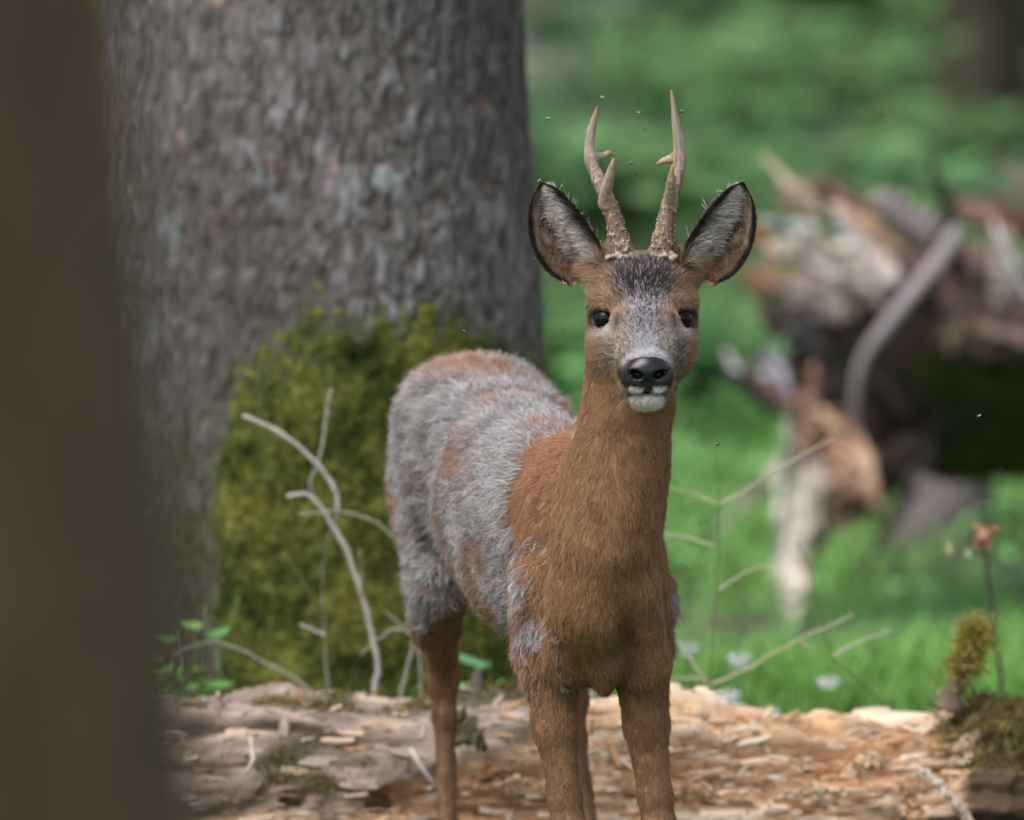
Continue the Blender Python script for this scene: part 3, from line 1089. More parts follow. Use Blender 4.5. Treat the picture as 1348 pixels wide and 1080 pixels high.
    below = np.exp(-((ex + .1) / 1.5) ** 2 - ((ev_ + 1.75) / .75) ** 2) * (F > -2.2) * head
    mixin(lin(206, 200, 196), below * .75)
    eyed = np.minimum(*[np.linalg.norm(np.stack([X, F, Z], 1) - (EYES[k][0] + EYES[k][1] * 1.15), axis=1) for k in (-1, 1)])
    er = np.full(n, 9.0)
    for k in (-1, 1):
        qe = np.stack([X, F, Z], 1) - (EYES[k][0] + EYES[k][1] * 1.2)
        e1 = np.cross(EYES[k][1], (0, 0, 1.0))
        e1 /= np.linalg.norm(e1)
        e2 = np.cross(e1, EYES[k][1])
        ee = np.sqrt((qe @ e1 / 1.62) ** 2 + (qe @ e2 / 1.05) ** 2)
        er = np.minimum(er, np.where(np.linalg.norm(qe, axis=1) < 2.6, ee, 9))
    lid = sstep(1.30 + .16 * (v > 0), 1.12 + .12 * (v > 0), er) * head
    mixin(lin(44, 36, 32), lid * .9)
    tear = np.exp(-((ax_ - 3.05 + .22 * ev_) / .34) ** 2) * sstep(-2.4, -1.0, ev_) * sstep(.6, -.1, ev_) * (F > 0) * head
    mixin(lin(44, 36, 32), tear * .8)
    # muzzle: white band, black nose, dark lip corners, white lip spots and chin
    muz = (F > 4.6) & head
    ringd = np.sqrt((X / 3.05) ** 2 + ((v + 6.6) / 2.55) ** 2)
    mixin(lin(206, 206, 212), sstep(1.16, 1.0, ringd) * sstep(-6.6, -4.8, v) * muz * .8)
    mixin(lin(58, 50, 48), sstep(1.12, .98, ringd) * sstep(-5.2, -6.6, v) * (v > -9.1) * muz)
    nose = sstep(1.04, .97, ((ax_ / 2.45) ** 2.6 + (np.abs(v + 6.15) / 1.5) ** 2.6) ** (1 / 2.6)) * ((F > 7.0) & head)
    nose = np.maximum(nose, sstep(.12, -.12, ax_ - 1.25 + .55 * np.clip(-v - 7.2, 0, 2)) * (v < -6) * (v > -8.9) * ((F > 7.2) & head))
    mixin(lin(21, 22, 26), nose)
    spot = np.exp(-((ax_ - 1.35) / .72) ** 4 - ((v + 8.36 - .22 * (ax_ - 1.4)) / .36) ** 4) * muz
    mixin(lin(232, 228, 224), sstep(.25, .6, spot))
    mth = sstep(.42, .28, np.abs(v + 9.08)) * (ax_ < 2.2) * (F > 6.2) * head
    mixin(lin(24, 21, 22), mth)
    chin = sstep(1.05, .85, np.sqrt((X / 1.95) ** 2 + ((v + 9.9) / 1.25) ** 2)) * ((F > 4.2) & head) * (v < -9.2)
    mixin(lin(232, 226, 218), chin)
    throat = sstep(1.6, 0, np.abs(X + 6.3)) * np.exp(-((v - .9 - 1.6) / 1.6) ** 2) * (F < -2.0) * head
    mixin(lin(225, 214, 202), throat * .8)
    # pearly burr skin between the antlers
    mixin(lin(150, 130, 108), sstep(6.4, 7.0, v) * sstep(4.5, 3.6, ax_) * head * .6)
    headm = hw * sstep(-7.5, -3, F)
    length = length * (1 - headm) + headm * (.0085 - .0040 * sstep(2, 6.5, F) + .003 * sstep(3.5, 6, v))
    length = np.where((z < .42) & (gm < .4), np.maximum(.0055, length * sstep(.10, .46, z)), length)
    bald = np.clip(nose + mth + sstep(1.20, 1.06, er), 0, 1)
    bald = np.maximum(bald, (z < .045) * 1.0)
    length = length * (.55 + .45 * sstep(1.1, 2.0, er) * np.ones(n))
    hoof = sstep(.05, .04, z)
    mixin(lin(45, 40, 36), hoof)
    rough = np.where(nose > .4, .2, .75)
    # direction of lay
    D = np.zeros((n, 3))
    tw = sstep(-.02, .12, s) * (z > .40)
    D += np.array([0, .15, -1.0])[None] * (1 - tw)[:, None]
    D += (AXD * .75 + np.array([0, 0, -.55]))[None] * tw[:, None]
    D[:, 0] += .35 * nz1 + .25 * nz2
    D[:, 2] += .25 * nz2 * tw
    hdir = np.stack([.45 * X / 5.0, np.full(n, .62), np.where(v > -5, .62, -.3) - .9 * sstep(3.2, 5.5, ax_)], 1)
    D = D * (1 - headm[:, None]) + hdir * headm[:, None]
    lift = .30 + .22 * gm - .02 * headm
    return c, length, D, lift, bald, rough, g_amt, headm


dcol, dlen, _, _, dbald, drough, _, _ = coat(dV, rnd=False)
deer_base = np.array([0.03, 0.45, 0.0])
deer = empty('roe_deer', deer_base, 'roe deer buck moulting from grey to brown, standing by the rotten log facing out', 'deer')


def area_sample(V, F, n, weight=None):
    """n random points on quads; weight per face"""
    T = np.vstack([F[:, [0, 1, 2]], F[:, [0, 2, 3]]])
    a, b_, c = V[T[:, 0]], V[T[:, 1]], V[T[:, 2]]
    cr = np.cross(b_ - a, c - a)
    ar = np.linalg.norm(cr, axis=1)
    w = ar if weight is None else ar * np.concatenate([weight, weight])
    cs = np.cumsum(w)
    t = np.minimum(np.searchsorted(cs, RNG.random(n) * cs[-1]), len(T) - 1)
    r = RNG.random((n, 2))
    r = np.where((r.sum(1) > 1)[:, None], 1 - r, r)
    P = a[t] + (b_ - a)[t] * r[:, :1] + (c - a)[t] * r[:, 1:]
    return P, T[t], r


def vert_normals(V, F):
    Nn = np.zeros_like(V)
    fn = np.cross(V[F[:, 2]] - V[F[:, 0]], V[F[:, 3]] - V[F[:, 1]])
    for k in range(4):
        np.add.at(Nn, F[:, k], fn)
    return Nn / (np.linalg.norm(Nn, axis=1)[:, None] + 1e-12)


def hair_object(name, roots, pts_list, radii, cols, parent, origin):
    """pts_list: list of (n,3) arrays along the strands"""
    n = len(roots)
    k = len(pts_list)
    hc = bpy.data.hair_curves.new(name)
    hc.add_curves([k] * n)
    P = np.stack(pts_list, 1).astype(np.float32) - np.asarray(origin, np.float32)
    hc.attributes['position'].data.foreach_set('vector', P.ravel())
    ra = hc.attributes.get('radius') or hc.attributes.new('radius', 'FLOAT', 'POINT')
    prof = np.linspace(1.0, 0.22, k)[None, :]
    ra.data.foreach_set('value', (radii[:, None] * prof).astype(np.float32).ravel())
    ca = hc.attributes.new('col', 'FLOAT_COLOR', 'CURVE')
    c4 = np.ones((n, 4), np.float32)
    c4[:, :3] = cols
    ca.data.foreach_set('color', c4.ravel())
    return obj(name, hc, M['hair'], parent)


dN = vert_normals(dV, dF)
body_me = mesh_np('body', dV - deer_base, dF, True, dcol)
set_float(body_me, drough, 'rough')
body = obj('body', body_me, M['skin'], deer)

# ---- fur: clumps of strands whose tips draw together
fc = dV[dF].mean(1)
fn_ = dN[dF[:, 0]]
away = sstep(.15, .6, fn_[:, 1])
hz = (fc[:, 2] > .80) | ((fc[:, 1] < .0) & (fc[:, 2] > .74))


def grow(n_clump, per, face_w, spread, rad, clumpiness, tip_jit):
    P, T, r = area_sample(dV, dF, n_clump, face_w)
    w = np.stack([1 - r.sum(1), r[:, 0], r[:, 1]], 1)
    Nn = (dN[T] * w[:, :, None]).sum(1)
    Nn /= np.linalg.norm(Nn, axis=1)[:, None]
    c, ln, D, lift, bald, _, g, hm = coat(P)
    keep = RNG.random(n_clump) > bald
    P, Nn, c, ln, D, lift, g, hm = [q[keep] for q in (P, Nn, c, ln, D, lift, g, hm)]
    m = len(P)
    D = D + RNG.normal(0, .22, D.shape) * (1 - .4 * hm + .9 * g)[:, None]
    D -= Nn * (D * Nn).sum(1)[:, None]
    D /= np.linalg.norm(D, axis=1)[:, None] + 1e-9
    ln = ln * RNG.uniform(.75, 1.25, m)
    tone = np.clip(RNG.normal(1, .10 + .08 * g + .08 * hm, m), .5, 1.6)
    i = np.repeat(np.arange(m), per)
    E = np.cross(Nn, D)
    sg = spread * (1 + .5 * g[i])
    o1, o2 = RNG.normal(0, 1, len(i)) * sg, RNG.normal(0, 1, len(i)) * sg
    root = P[i] + D[i] * o1[:, None] + E[i] * o2[:, None] - Nn[i] * (.0010 - .0008 * hm[i])[:, None]
    L_ = ln[i] * RNG.uniform(.7, 1.15, len(i))
    lf = lift[i] * RNG.uniform(.6, 1.5, len(i))
    tipc = P[i] + (D[i] * .92 + Nn[i] * lf[:, None]) * L_[:, None]
    tipo = root + (D[i] * .92 + Nn[i] * lf[:, None]) * L_[:, None]
    k = clumpiness * (.60 + .75 * g[i])
    tip = tipo + (tipc - tipo) * k[:, None] + RNG.normal(0, tip_jit, (len(i), 3)) * L_[:, None]
    p1 = root + (tip - root) * .33 + Nn[i] * (lf * L_ * .30)[:, None]
    p2 = root + (tip - root) * .68 + Nn[i] * (lf * L_ * .24)[:, None]
    cc = c[i] * (tone[i] * np.clip(RNG.normal(1, .14 + .14 * g[i], len(i)), .4, 1.7))[:, None]
    rr = rad * RNG.uniform(.7, 1.25, len(i)) * (1 + .25 * g[i])
    return root, [root, p1, p2, tip], rr, np.clip(cc, .004, .85)


wb = (1 - .72 * away) * np.where(hz, .25, 1.0) * np.where(fc[:, 2] < .2, .6, 1.0)
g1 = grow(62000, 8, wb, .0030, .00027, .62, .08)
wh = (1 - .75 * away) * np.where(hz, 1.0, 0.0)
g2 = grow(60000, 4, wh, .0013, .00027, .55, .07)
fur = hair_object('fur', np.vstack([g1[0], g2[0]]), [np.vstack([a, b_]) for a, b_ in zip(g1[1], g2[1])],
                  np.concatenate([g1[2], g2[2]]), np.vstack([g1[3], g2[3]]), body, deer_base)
# whiskers
nw = 34
sw = RNG.choice([-1, 1], nw)
rootw = np.array([hd(a * RNG.uniform(1.3, 2.6), RNG.uniform(6.6, 8.2), RNG.uniform(-8.6, -6.4)) for a in sw])
dw = np.column_stack([sw * RNG.uniform(.5, 1.2, nw), RNG.uniform(-.5, .2, nw), RNG.uniform(-.9, .1, nw)])
dw /= np.linalg.norm(dw, axis=1)[:, None]
lw = RNG.uniform(.012, .030, nw)[:, None]
hair_object('whiskers', rootw, [rootw, rootw + dw * lw * .4, rootw + dw * lw * .75 - np.array([0, 0, .002]), rootw + dw * lw - np.array([0, 0, .005])], np.full(nw, .00022), np.tile(lin(190, 180, 168), (nw, 1)), body, deer_base)
print('fur strands', len(g1[0]) + len(g2[0]))

# ---- ears: cupped sheets with thickness, hair inside and a dark rim
EAR_OUT = [(752, 378), (722, 358), (704, 330), (697, 299), (699, 268), (711, 241)]
EAR_IN = [(800, 356), (789, 322), (772, 294), (752, 268), (733, 249), (715, 240)]
for side in (-1, 1):
    def mpx(q):
        return q if side < 0 else (846.5 + (846.5 - q[0]) * .985, q[1])
    eo = np.array([at(*mpx(q), .026 + .006 * k / 5) for k, q in enumerate(EAR_OUT)])
    ei = np.array([at(*mpx(q), .010 + .018 * k / 5) for k, q in enumerate(EAR_IN)])
    nu, nv = 25, 45
    eo, ei = spline(eo, nv), spline(ei, nv)
    sv = np.linspace(-1, 1, nu)
    t = np.linspace(0, 1, nv)
    cup = (.010 + .030 * np.sin(np.pi * np.clip(.12 + t * .9, 0, 1)) ** .8) * (1 - .25 * t)
    wv = (sv + 1) / 2
    Pf = eo[:, None] * (1 - wv)[None, :, None] + ei[:, None] * wv[None, :, None]
    Pf[:, :, 1] += cup[:, None] * (1 - sv ** 2)[None, :] ** .8
    # inner folds
    Pf[:, :, 1] -= (.006 * np.exp(-((sv - .15) / .12) ** 2)[None, :] * np.exp(-((t - .25) / .22) ** 2)[:, None])
    Pb = Pf.copy()
    Pb[:, :, 1] += .0035 * (1 - .6 * np.abs(sv) ** 3)[None, :] + .0005
    V = np.vstack([Pf.reshape(-1, 3), Pb.reshape(-1, 3)])
    n0 = nu * nv
    i = (np.arange(nv - 1)[:, None] * nu + np.arange(nu - 1)[None, :]).ravel()
    qf = np.stack([i, i + 1, i + nu + 1, i + nu], 1)
    if side > 0:
        qf = qf[:, ::-1]
    qb = qf[:, ::-1] + n0
    e = []
    for col_ in (0, nu - 1):
        j = np.arange(nv - 1) * nu + col_
        e.append(np.stack([j, j + nu, j + nu + n0, j + n0], 1))
    j = (nv - 1) * nu + np.arange(nu - 1)
    e.append(np.stack([j, j + 1, j + 1 + n0, j + n0], 1))
    Fq = np.vstack([qf, qb] + e)
    SVg = np.tile(sv, nv)
    Tg = np.repeat(t, nu)

    def ear_col(S_, T_, back):
        nn = np.stack([S_ * 2, T_ * 5, np.zeros_like(S_)], 1)
        nzz = fbm(nn, 2.0, 3, 31)
        c = np.tile(lin(140, 114, 94), (len(S_), 1))
        whi = sstep(.0, .45, S_ + .25 * nzz) * sstep(.98, .8, S_) * sstep(.02, .15, T_)
        c = c + (lin(226, 220, 214) - c) * (whi * .95)[:, None]
        mid = np.exp(-((S_ + .05) / .16) ** 2) * np.exp(-((T_ - .38) / .25) ** 2)
        c = c + (lin(92, 60, 44) - c) * (mid * .75)[:, None]
        pale = sstep(-.2, -.55, S_) * sstep(.1, .3, T_) * sstep(-.1, .25, nzz)
        c = c + (lin(206, 192, 178) - c) * (pale * .75)[:, None]
        rim = np.maximum(sstep(.84, .95, np.abs(S_)), sstep(.84, .95, T_)) * np.where(S_ < 0, 1.0, sstep(.06, .22, T_))
        c = c + (lin(30, 25, 23) - c) * (rim * .95)[:, None]
        if back:
            c = np.tile(lin(92, 70, 54), (len(S_), 1))
            c = c + (lin(40, 33, 29) - c) * sstep(.2, .7, T_)[:, None]
        return c
    colr = np.vstack([ear_col(SVg, Tg, False), ear_col(SVg, Tg, True)])
    me = mesh_np('ear', V - deer_base, Fq, True, colr)
    set_float(me, np.full(len(V), .8), 'rough')
    ear = obj('ear', me, M['skin'], deer)
    # ear hair: tufts of inner hair sweeping from the inner edge, short rim hair, short back fur
    Q = Pf
    nh = 22000
    S_ = RNG.uniform(-.99, .99, nh)
    T_ = RNG.uniform(.02, .985, nh)
    nrim = 7000
    S_[:nrim] = np.sign(RNG.normal(size=nrim)) * RNG.uniform(.91, 1.0, nrim)
    T_[:nrim] = RNG.uniform(.10, 1.0, nrim)

    def surf(S, T):
        a = np.clip((S + 1) / 2 * (nu - 1), 0, nu - 1.001)
        b2 = np.clip(T * (nv - 1), 0, nv - 1.001)
        i0, j0 = a.astype(int), b2.astype(int)
        fa, fb = (a - i0)[:, None], (b2 - j0)[:, None]
        return (Q[j0, i0] * (1 - fa) + Q[j0, i0 + 1] * fa) * (1 - fb) + (Q[j0 + 1, i0] * (1 - fa) + Q[j0 + 1, i0 + 1] * fa) * fb
    p = surf(S_, T_)
    outw = surf(np.clip(S_ - .12, -1, 1), T_) - surf(np.clip(S_ + .12, -1, 1), T_)
    outw /= np.linalg.norm(outw, axis=1)[:, None] + 1e-9
    alng = surf(S_, np.clip(T_ + .05, 0, 1)) - surf(S_, np.clip(T_ - .05, 0, 1))
    alng /= np.linalg.norm(alng, axis=1)[:, None] + 1e-9
    isr = np.arange(nh) < nrim
    sgn = np.where(S_ > 0, -1.0, 1.0)
    clump = vnoise(np.stack([S_ * 6, T_ * 14, np.zeros(nh)], 1), 1.0, 41)
    D = np.where(isr[:, None], outw * sgn[:, None] * .30 + alng * 1.0, outw * (.75 + .5 * clump)[:, None] * np.where(S_ > -.2, 1, -.4)[:, None] + alng * (.75 + .6 * clump[::1])[:, None])
    D[:, 1] -= np.where(isr, .25, .45)
    D += RNG.normal(0, .22, D.shape)
    D /= np.linalg.norm(D, axis=1)[:, None]
    inner = sstep(-.2, .35, S_) * (~isr)
    L_ = np.where(isr, .0055, .009 + .011 * inner) * RNG.uniform(.6, 1.3, nh) * (.10 + .90 * sstep(1.0, .6, T_))
    cc = ear_col(S_, T_, False) * RNG.normal(1, .16, nh)[:, None]
    root = p - np.array([0, .0, 0])
    p1 = root + D * (L_ * .35)[:, None]
    p2 = root + D * (L_ * .7)[:, None] + np.array([0, .15, 0]) * (L_ * .2)[:, None]
    tip = root + D * L_[:, None] + np.array([0, .35, -.1]) * (L_ * .3)[:, None]
    hair_object('ear_hair', root, [root, p1, p2, tip], np.where(isr, .00032, .00036) * RNG.uniform(.7, 1.2, nh), np.clip(cc, .004, .8), ear, deer_base)

# ---- eyes
for s in (-1, 1):
    ec, ax = EYES[s]
    mb = MB()
    nlat, nlon = 24, 32
    ph = np.linspace(0, np.pi, nlat)
    th = np.linspace(0, 2 * np.pi, nlon, endpoint=False)
    V = np.stack([np.outer(np.sin(ph), np.cos(th)), np.outer(np.sin(ph), np.sin(th)), np.outer(np.cos(ph), np.ones(nlon))], -1).reshape(-1, 3)
    i = (np.arange(nlat - 1)[:, None] * nlon + np.arange(nlon)[None, :]).ravel()
    j = (np.arange(nlat - 1)[:, None] * nlon + (np.arange(nlon) + 1)[None, :] % nlon).ravel()
    c0 = hd(*ec)
    mb.add(V * EYE_R * .01 + c0, np.stack([i, j, j + nlon, i + nlon], 1))
    mb.build('eye', M['eye'], deer, origin=deer_base)

# ---- antlers
ANT = {
    -1: dict(beam=[(818, 338, .018), (812, 305, .020), (803, 272, .026), (789, 240, .036), (777, 212, .044), (777, 182, .044), (782, 158, .040), (786, 141, .036)],
             br=[15.5, 11.8, 9.8, 8.6, 7.8, 6.4, 4.2, 1.4],
             front=[(797, 268, .024), (799, 248, .010), (804, 226, -.004), (808, 209, -.010)], fr=[9.5, 7.5, 5.0, 1.5],
             back=[(780, 208, .046), (793, 206, .062), (801, 202, .070), (808, 204, .078)], bk=[7.5, 4.6, 3.6, 1.4]),
    1: dict(beam=[(871, 338, .018), (875, 305, .020), (881, 272, .026), (888, 245, .036), (895, 214, .044), (893, 186, .044), (888, 150, .040), (884, 119, .036)],
            br=[15.5, 11.8, 9.8, 8.8, 8.4, 7.2, 4.4, 1.4],
            front=[(882, 270, .024), (883, 252, .008), (884, 236, -.006), (885, 219, -.014)], fr=[9.5, 8.0, 5.6, 1.6],
            back=[(893, 206, .046), (881, 210, .056), (872, 213, .064), (864, 217, .070)], bk=[8.0, 5.5, 4.0, 1.4]),
}
for s, q in ANT.items():
    allp = np.array([at(*p) for k in ('beam', 'front', 'back') for p in q[k]])
    lo, hi = allp.min(0) - .022, allp.max(0) + .022
    g = .00105
    an = SDF(np.arange(lo[0], hi[0], g), np.arange(lo[1], hi[1], g), np.arange(lo[2], hi[2], g))
    for nm, rn, nn in (('beam', 'br', 22), ('front', 'fr', 10), ('back', 'bk', 10)):
        P = spline([at(*p) for p in q[nm]], nn)
        rr = np.interp(np.linspace(0, 1, nn), np.linspace(0, 1, len(q[rn])), q[rn]) / 1100.0
        rr[-1] *= .8
        an.polycone(P, rr, .005)
    beam = spline([at(*p) for p in q['beam']], 60)
    brr = np.interp(np.linspace(0, 1, 60), np.linspace(0, 1, 8), q['br']) / 1100.0
    # pearls: dense low down and on the inner side, none on the tips
    for k in range(280):
        t = (random.random() ** 1.9) * .56
        j = int(t * 59)
        ang = random.uniform(0, 2 * math.pi)
        if random.random() < .5:
            ang = (math.pi if s > 0 else 0) + random.gauss(0, .8)
        d = np.array([math.cos(ang), -math.sin(ang), 0.0])
        rp_ = random.uniform(.0007, .0018) * (1.25 - t)
        an.cone(beam[j] + d * brr[j] * .95, beam[j] + d * (brr[j] + rp_ * .8) + np.array([0, 0, rp_ * .9]), rp_, rp_ * .7, .002)
    for k in range(30):        # burr
        ang = 2 * math.pi * k / 30 + random.gauss(0, .06)
        d = np.array([math.cos(ang), -math.sin(ang) * .9, random.gauss(0, .12)])
        rp_ = random.uniform(.0014, .0030)
        c = beam[0] + d * random.uniform(.0150, .0175) + np.array([0, 0, .000])
        an.cone(c, c + d * .002, rp_, rp_, .003)
    V, Fq = surface_nets(an.f, *[a.astype(float) for a in an.ax])
    z0, z1 = beam[0][2], beam[-1][2]
    tt = (V[:, 2] - z0) / (z1 - z0)
    ang_n = fbm(V * np.array([1, 1, .12]), 420, 3, 5)
    V = V + vert_normals(V, Fq) * (ang_n * .0011)[:, None]
    # bone colour: brown grooves low, ivory tips and pearls
    c = np.tile(lin(112, 94, 80), (len(V), 1))
    c = c + (lin(162, 146, 134) - c) * sstep(.25, .75, tt + .12 * ang_n)[:, None]
    c = c + (lin(205, 190, 172) - c) * (sstep(.1, .8, ang_n) * .6)[:, None]
    near = np.min(np.linalg.norm(V[:, None, :] - beam[None, ::3, :], axis=2) - brr[None, ::3], axis=1)
    c = c + (lin(188, 170, 146) - c) * (sstep(.0009, .0028, near) * (tt < .6) * .65)[:, None]
    c = c + (lin(112, 86, 66) - c) * (sstep(.1, .7, -ang_n) * .65 * sstep(.9, .5, tt))[:, None]
    tips = np.array([at(*q[k][-1]) for k in ('beam', 'front', 'back')])
    td = np.min(np.linalg.norm(V[:, None] - tips[None], axis=2), axis=1)
    c = c + (lin(178, 142, 104) - c) * (sstep(.026, .008, td) * .7)[:, None]
    obj('antler', mesh_np('antler', V - deer_base, Fq, True, c), M['antler'], deer)
# ------------------------------------------------------------------ shattered fallen tree behind, at picture right
BY = 6.0
bt0 = at(1110, 690, BY)
BO = np.array([bt0[0] + .25, BY, 0])
bt = empty('shattered_tree', BO, 'shattered fallen tree with a dark mossy trunk and pale splintered end, behind the log', 'fallen tree')
# trunk running off to the right, wet wood and its shade in one dark colour
ax0, ax1 = at(1085, 495, BY + .05), at(1900, 500, BY + .9)
nL, nT = 160, 90
tt = np.linspace(0, 1, nL)
TT, TH = np.meshgrid(tt, np.linspace(0, 2 * np.pi, nT, endpoint=False), indexing='ij')
rr = np.interp(TT, [0, .03, .10, .2, 1], [.075, .11, .160, .180, .17])
C0 = ax0 + (ax1 - ax0) * TT[..., None]
P = C0 + rr[..., None] * np.stack([np.zeros_like(TH), -np.cos(TH), np.sin(TH)], -1)
P = P.reshape(-1, 3)
nrm = np.stack([np.zeros_like(TH), -np.cos(TH), np.sin(TH)], -1).reshape(-1, 3)
P = P + nrm * (.035 * fbm(P * np.array([.5, 1, 1]), 9, 4, 140))[:, None]
i = np.arange(nL - 1)[:, None] * nT
j = np.arange(nT)[None, :]
F = np.stack([i + j, i + nT + j, i + nT + (j + 1) % nT, i + (j + 1) % nT], -1).reshape(-1, 4)
c = np.tile(lin(44, 36, 31), (len(P), 1))
mo = sstep(-.05, .25, fbm(P, 7, 3, 141) + .9 * (P[:, 0] - at(1215, 500, BY)[0]))
c = c + (lin(46, 56, 24) - c) * (mo * .85)[:, None]
obj('trunk', mesh_np('trunk', P - BO, F, True, c), M['bark'], bt)
nb = 16000
pick = RNG.choice(len(P), nb, p=mo / mo.sum())
D = nrm[pick] + RNG.normal(0, .4, (nb, 3))
D /= np.linalg.norm(D, axis=1)[:, None]
mm = MB()
mm.add(*blades(nb, P[pick], D, RNG.uniform(.010, .022, nb), np.full(nb, .005), np.clip(lin(62, 76, 28)[None] * RNG.normal(1, .3, nb)[:, None], .004, .4)))
tag(mm.build('moss', M['moss'], bt, origin=BO), 'dark green moss along the trunk', kind='stuff')


def shard(pts, w, thick, col, seed, Y=BY, ends=(.25, .1)):
    """splintered slab along pixel points (px, py, dy); w widths in photo pixels: angular cross-section, ragged edges"""
    r_ = np.random.default_rng(seed)
    Q = np.array([at(a, b_, Y + d) for a, b_, d in pts])
    n = 22
    Q = spline(Q, n)
    ww = np.interp(np.linspace(0, 1, n), np.linspace(0, 1, len(w)), w) * (Y - CAM[1]) / FPX * .5
    e = np.interp(np.linspace(0, 1, n), [0, .12, .8, 1], [ends[0], 1, 1, ends[1]])
    T = np.gradient(Q, axis=0)
    T /= np.linalg.norm(T, axis=1)[:, None]
    A = np.cross(T, np.array([0.15, -1.0, 0.2]) + r_.normal(0, .35, 3))
    A /= np.linalg.norm(A, axis=1)[:, None]
    B = np.cross(T, A)
    ca = np.array([-1, -.55, .1, .7, 1, .5, -.2, -.8]) + r_.normal(0, .10, 8)
    sa = np.array([.1, .8, .55, .9, -.1, -.7, -1, -.6]) + r_.normal(0, .15, 8)
    m_ = 8
    rag = 1 + .30 * r_.normal(size=(n, 2))
    wl_, wr_ = ww * e * np.clip(rag[:, 0], .4, 1.5), ww * e * np.clip(rag[:, 1], .4, 1.5)
    wa = np.where(ca[None] < 0, wl_[:, None], wr_[:, None]) * ca[None]
    V = Q[:, None] + A[:, None] * wa[..., None] + B[:, None] * (np.minimum(ww * .6, thick)[:, None] * e[:, None] * sa[None])[..., None]
    V = V + r_.normal(0, .0025, V.shape)
    V = V.reshape(-1, 3)
    i = np.arange(n - 1)[:, None] * m_
    j = np.arange(m_)[None, :]
    F = np.stack([i + j, i + (j + 1) % m_, i + m_ + (j + 1) % m_, i + m_ + j], -1).reshape(-1, 4)
    m2 = MB()
    e0 = np.stack([np.zeros(m_ - 2, int), np.arange(2, m_), np.arange(1, m_ - 1), np.arange(1, m_ - 1)], -1)
    e1 = np.stack([np.zeros(m_ - 2, int), np.arange(1, m_ - 1), np.arange(2, m_), np.arange(2, m_)], -1) + (n - 1) * m_
    cc = np.asarray(col)[None] * (1 + .75 * fbm(V, 16, 3, seed))[:, None]
    dkk = sstep(.15, .5, fbm(V, 11, 2, seed + 7))
    cc = cc + (lin(74, 62, 58) - cc) * (dkk * .7)[:, None]
    m2.add(V, np.vstack([F, e0, e1]), np.clip(cc, .01, .85))
    return m2


